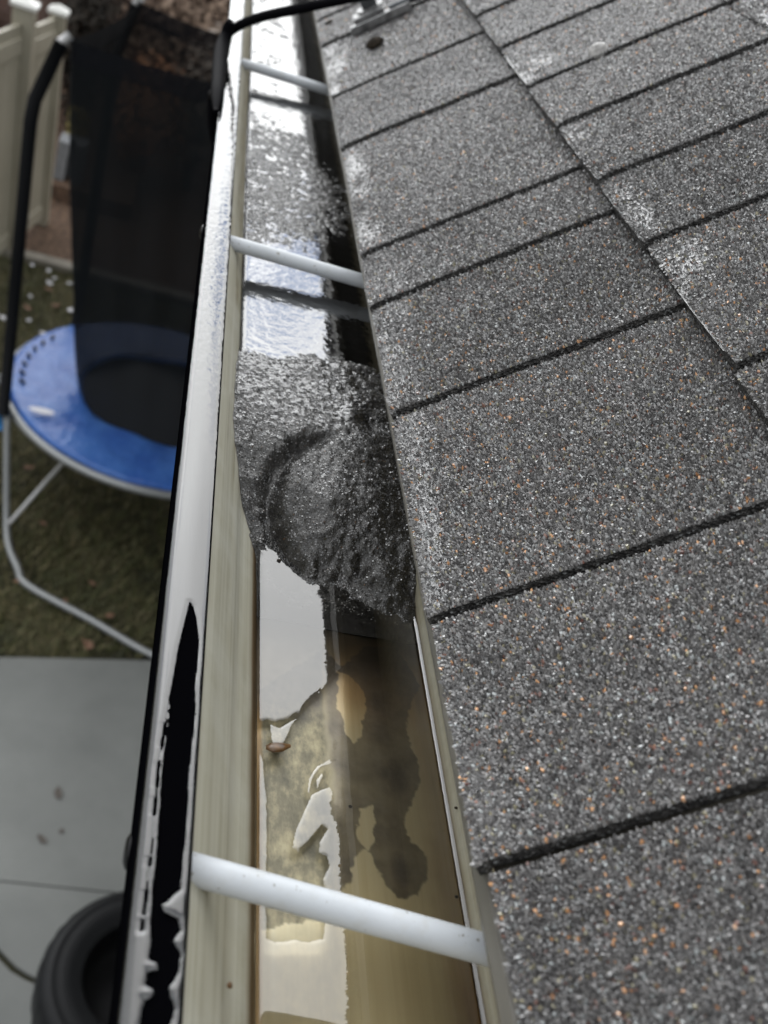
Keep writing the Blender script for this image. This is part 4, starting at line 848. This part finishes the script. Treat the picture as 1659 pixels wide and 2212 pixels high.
# dark board fence at the back
t = MT('brown_boards', 0.8); t.color(t.ramp(t.noise(1, 5, 0.6, (14, 14, 1.2)), [(0.3, (0.05, 0.03, 0.022)), (0.7, (0.16, 0.10, 0.08))])); M_BOARD = t.m
bf = empty('board_fence', (0, 10.6, G), 'dark brown wooden board fence behind the yard', 'fence')
V, F = boxes(*[(-5 + k * 0.15, 10.59 + 0.012 * (k % 2), G, -5 + k * 0.15 + 0.143, 10.61 + 0.012 * (k % 2), G + 2.15 + 0.02 * math.sin(k * 2.1)) for k in range(66)]); mesh('boards', V, [(F, 0)], M_BOARD, bf)
for zz_ in (0.4, 1.7):
    V, F = boxes((-5, 10.54, G + zz_, 4.9, 10.588, G + zz_ + 0.09)); mesh('rail', V, [(F, 0)], M_BOARD, bf)
t = MT('dry_leaves', 0.75); t.color(t.attr('Col', 'Color')); M_DRY = t.m
t = MT('bark', 0.9); t.color(t.ramp(t.noise(30, 5), [(0.3, (0.02, 0.014, 0.01)), (0.7, (0.09, 0.065, 0.05))])); M_BARK = t.m
def bush(name, base, rx, ry, h, n, size, lo, hi, label, cat, seed, group=None):
    r = np.random.default_rng(seed); root = empty(name, tuple(base), label, cat, group)
    u = r.normal(size=(n, 3)); u /= np.linalg.norm(u, axis=1)[:, None]; rad = r.random(n)[:, None] ** 0.45
    lump = 0.75 + 0.5 * fbm(u[:, 0] * 2.2 + seed, u[:, 1] * 2.2 + u[:, 2] * 1.7, seed, 3)
    P = np.array(base) + np.array([0, 0, h * 0.52]) + u * rad * lump[:, None] * np.array([rx, ry, h * 0.5])
    P[:, 2] = np.maximum(P[:, 2], base[2] + 0.02)
    q = r.random(n)[:, None]; c = np.array(lo) + q * (np.array(hi) - np.array(lo))
    V, F, C = leafcards(n, P, size, c, 0.3, seed); mesh('foliage', V, [(F, 0)], M_DRY, root, False, C)
    st = []
    for k in range(9):
        a = r.random() * 6.28; e = np.array(base) + np.array([rx * 0.6 * math.cos(a), ry * 0.6 * math.sin(a), h * (0.5 + 0.35 * r.random())])
        st.append(tube([np.array(base) + 0.03 * np.array([math.cos(a), math.sin(a), 0]), (np.array(base) + e) / 2 + np.array([0, 0, h * 0.1]), e], [0.014, 0.009, 0.004], 6))
    V, F = join(st); mesh('stems', V, F, M_BARK, root); return root
def gnd(p, y): q = aty(p, y); return (q[0], y, G)
bush('dry_bush', gnd((420, 20), 9.7), 0.62, 0.4, 2.2, 4200, 0.035, (0.16, 0.11, 0.08), (0.50, 0.37, 0.28), 'tan dry bush with curled leaves above the back rim of the net', 'bush', 31)
bush('dry_bush', gnd((350, 100), 8.6), 0.30, 0.25, 1.05, 1500, 0.03, (0.28, 0.12, 0.05), (0.52, 0.26, 0.13), 'rusty orange dry bush seen through the net', 'bush', 32)
bush('dry_bush', gnd((175, 150), 9.2), 0.34, 0.3, 1.9, 2400, 0.035, (0.008, 0.007, 0.005), (0.03, 0.022, 0.014), 'dark bare bush between the vinyl fence and the net', 'bush', 33)
bush('dry_bush', gnd((470, 120), 8.8), 0.28, 0.25, 1.35, 1500, 0.03, (0.18, 0.15, 0.13), (0.45, 0.39, 0.33), 'grey brown dry bush beside the gutter seen through the net', 'bush', 34)
bush('ornamental_grass', gnd((162, 330), 8.35), 0.10, 0.10, 0.55, 700, 0.03, (0.10, 0.085, 0.02), (0.33, 0.26, 0.07), 'small yellow shrub behind the grey block', 'shrub', 35)
t = MT('grey_block', 0.8); t.color(t.ramp(t.noise(30, 4), [(0.3, (0.17, 0.18, 0.19)), (0.7, (0.25, 0.26, 0.27))])); M_BLOCK = t.m
q = gnd((146, 395), 8.0)
V, F = boxes((-0.10, -0.1, 0, -0.07, 0.1, 0.30), (0.07, -0.1, 0, 0.10, 0.1, 0.30), (-0.0699, -0.098, 0, -0.02, 0.098, 0.298), (0.02, -0.098, 0, 0.0699, 0.098, 0.298), (-0.0199, 0.02, 0, 0.0199, 0.097, 0.297))
o = bevel(mesh('concrete_block', V + np.array([q[0], q[1], G + 0.12]), [(F, 0)], M_BLOCK), 0.006); tag(o, 'grey upright block with a dark slot between fence and net', 'block')
poly_slab('mulch_mound', [(q[0] - 0.4, 7.8), (q[0] + 0.5, 7.8), (q[0] + 0.5, 8.7), (q[0] - 0.4, 8.7)], G - 0.003, G + 0.12, M_MULCH, 'raised mulch under the grey block', 'mulch')
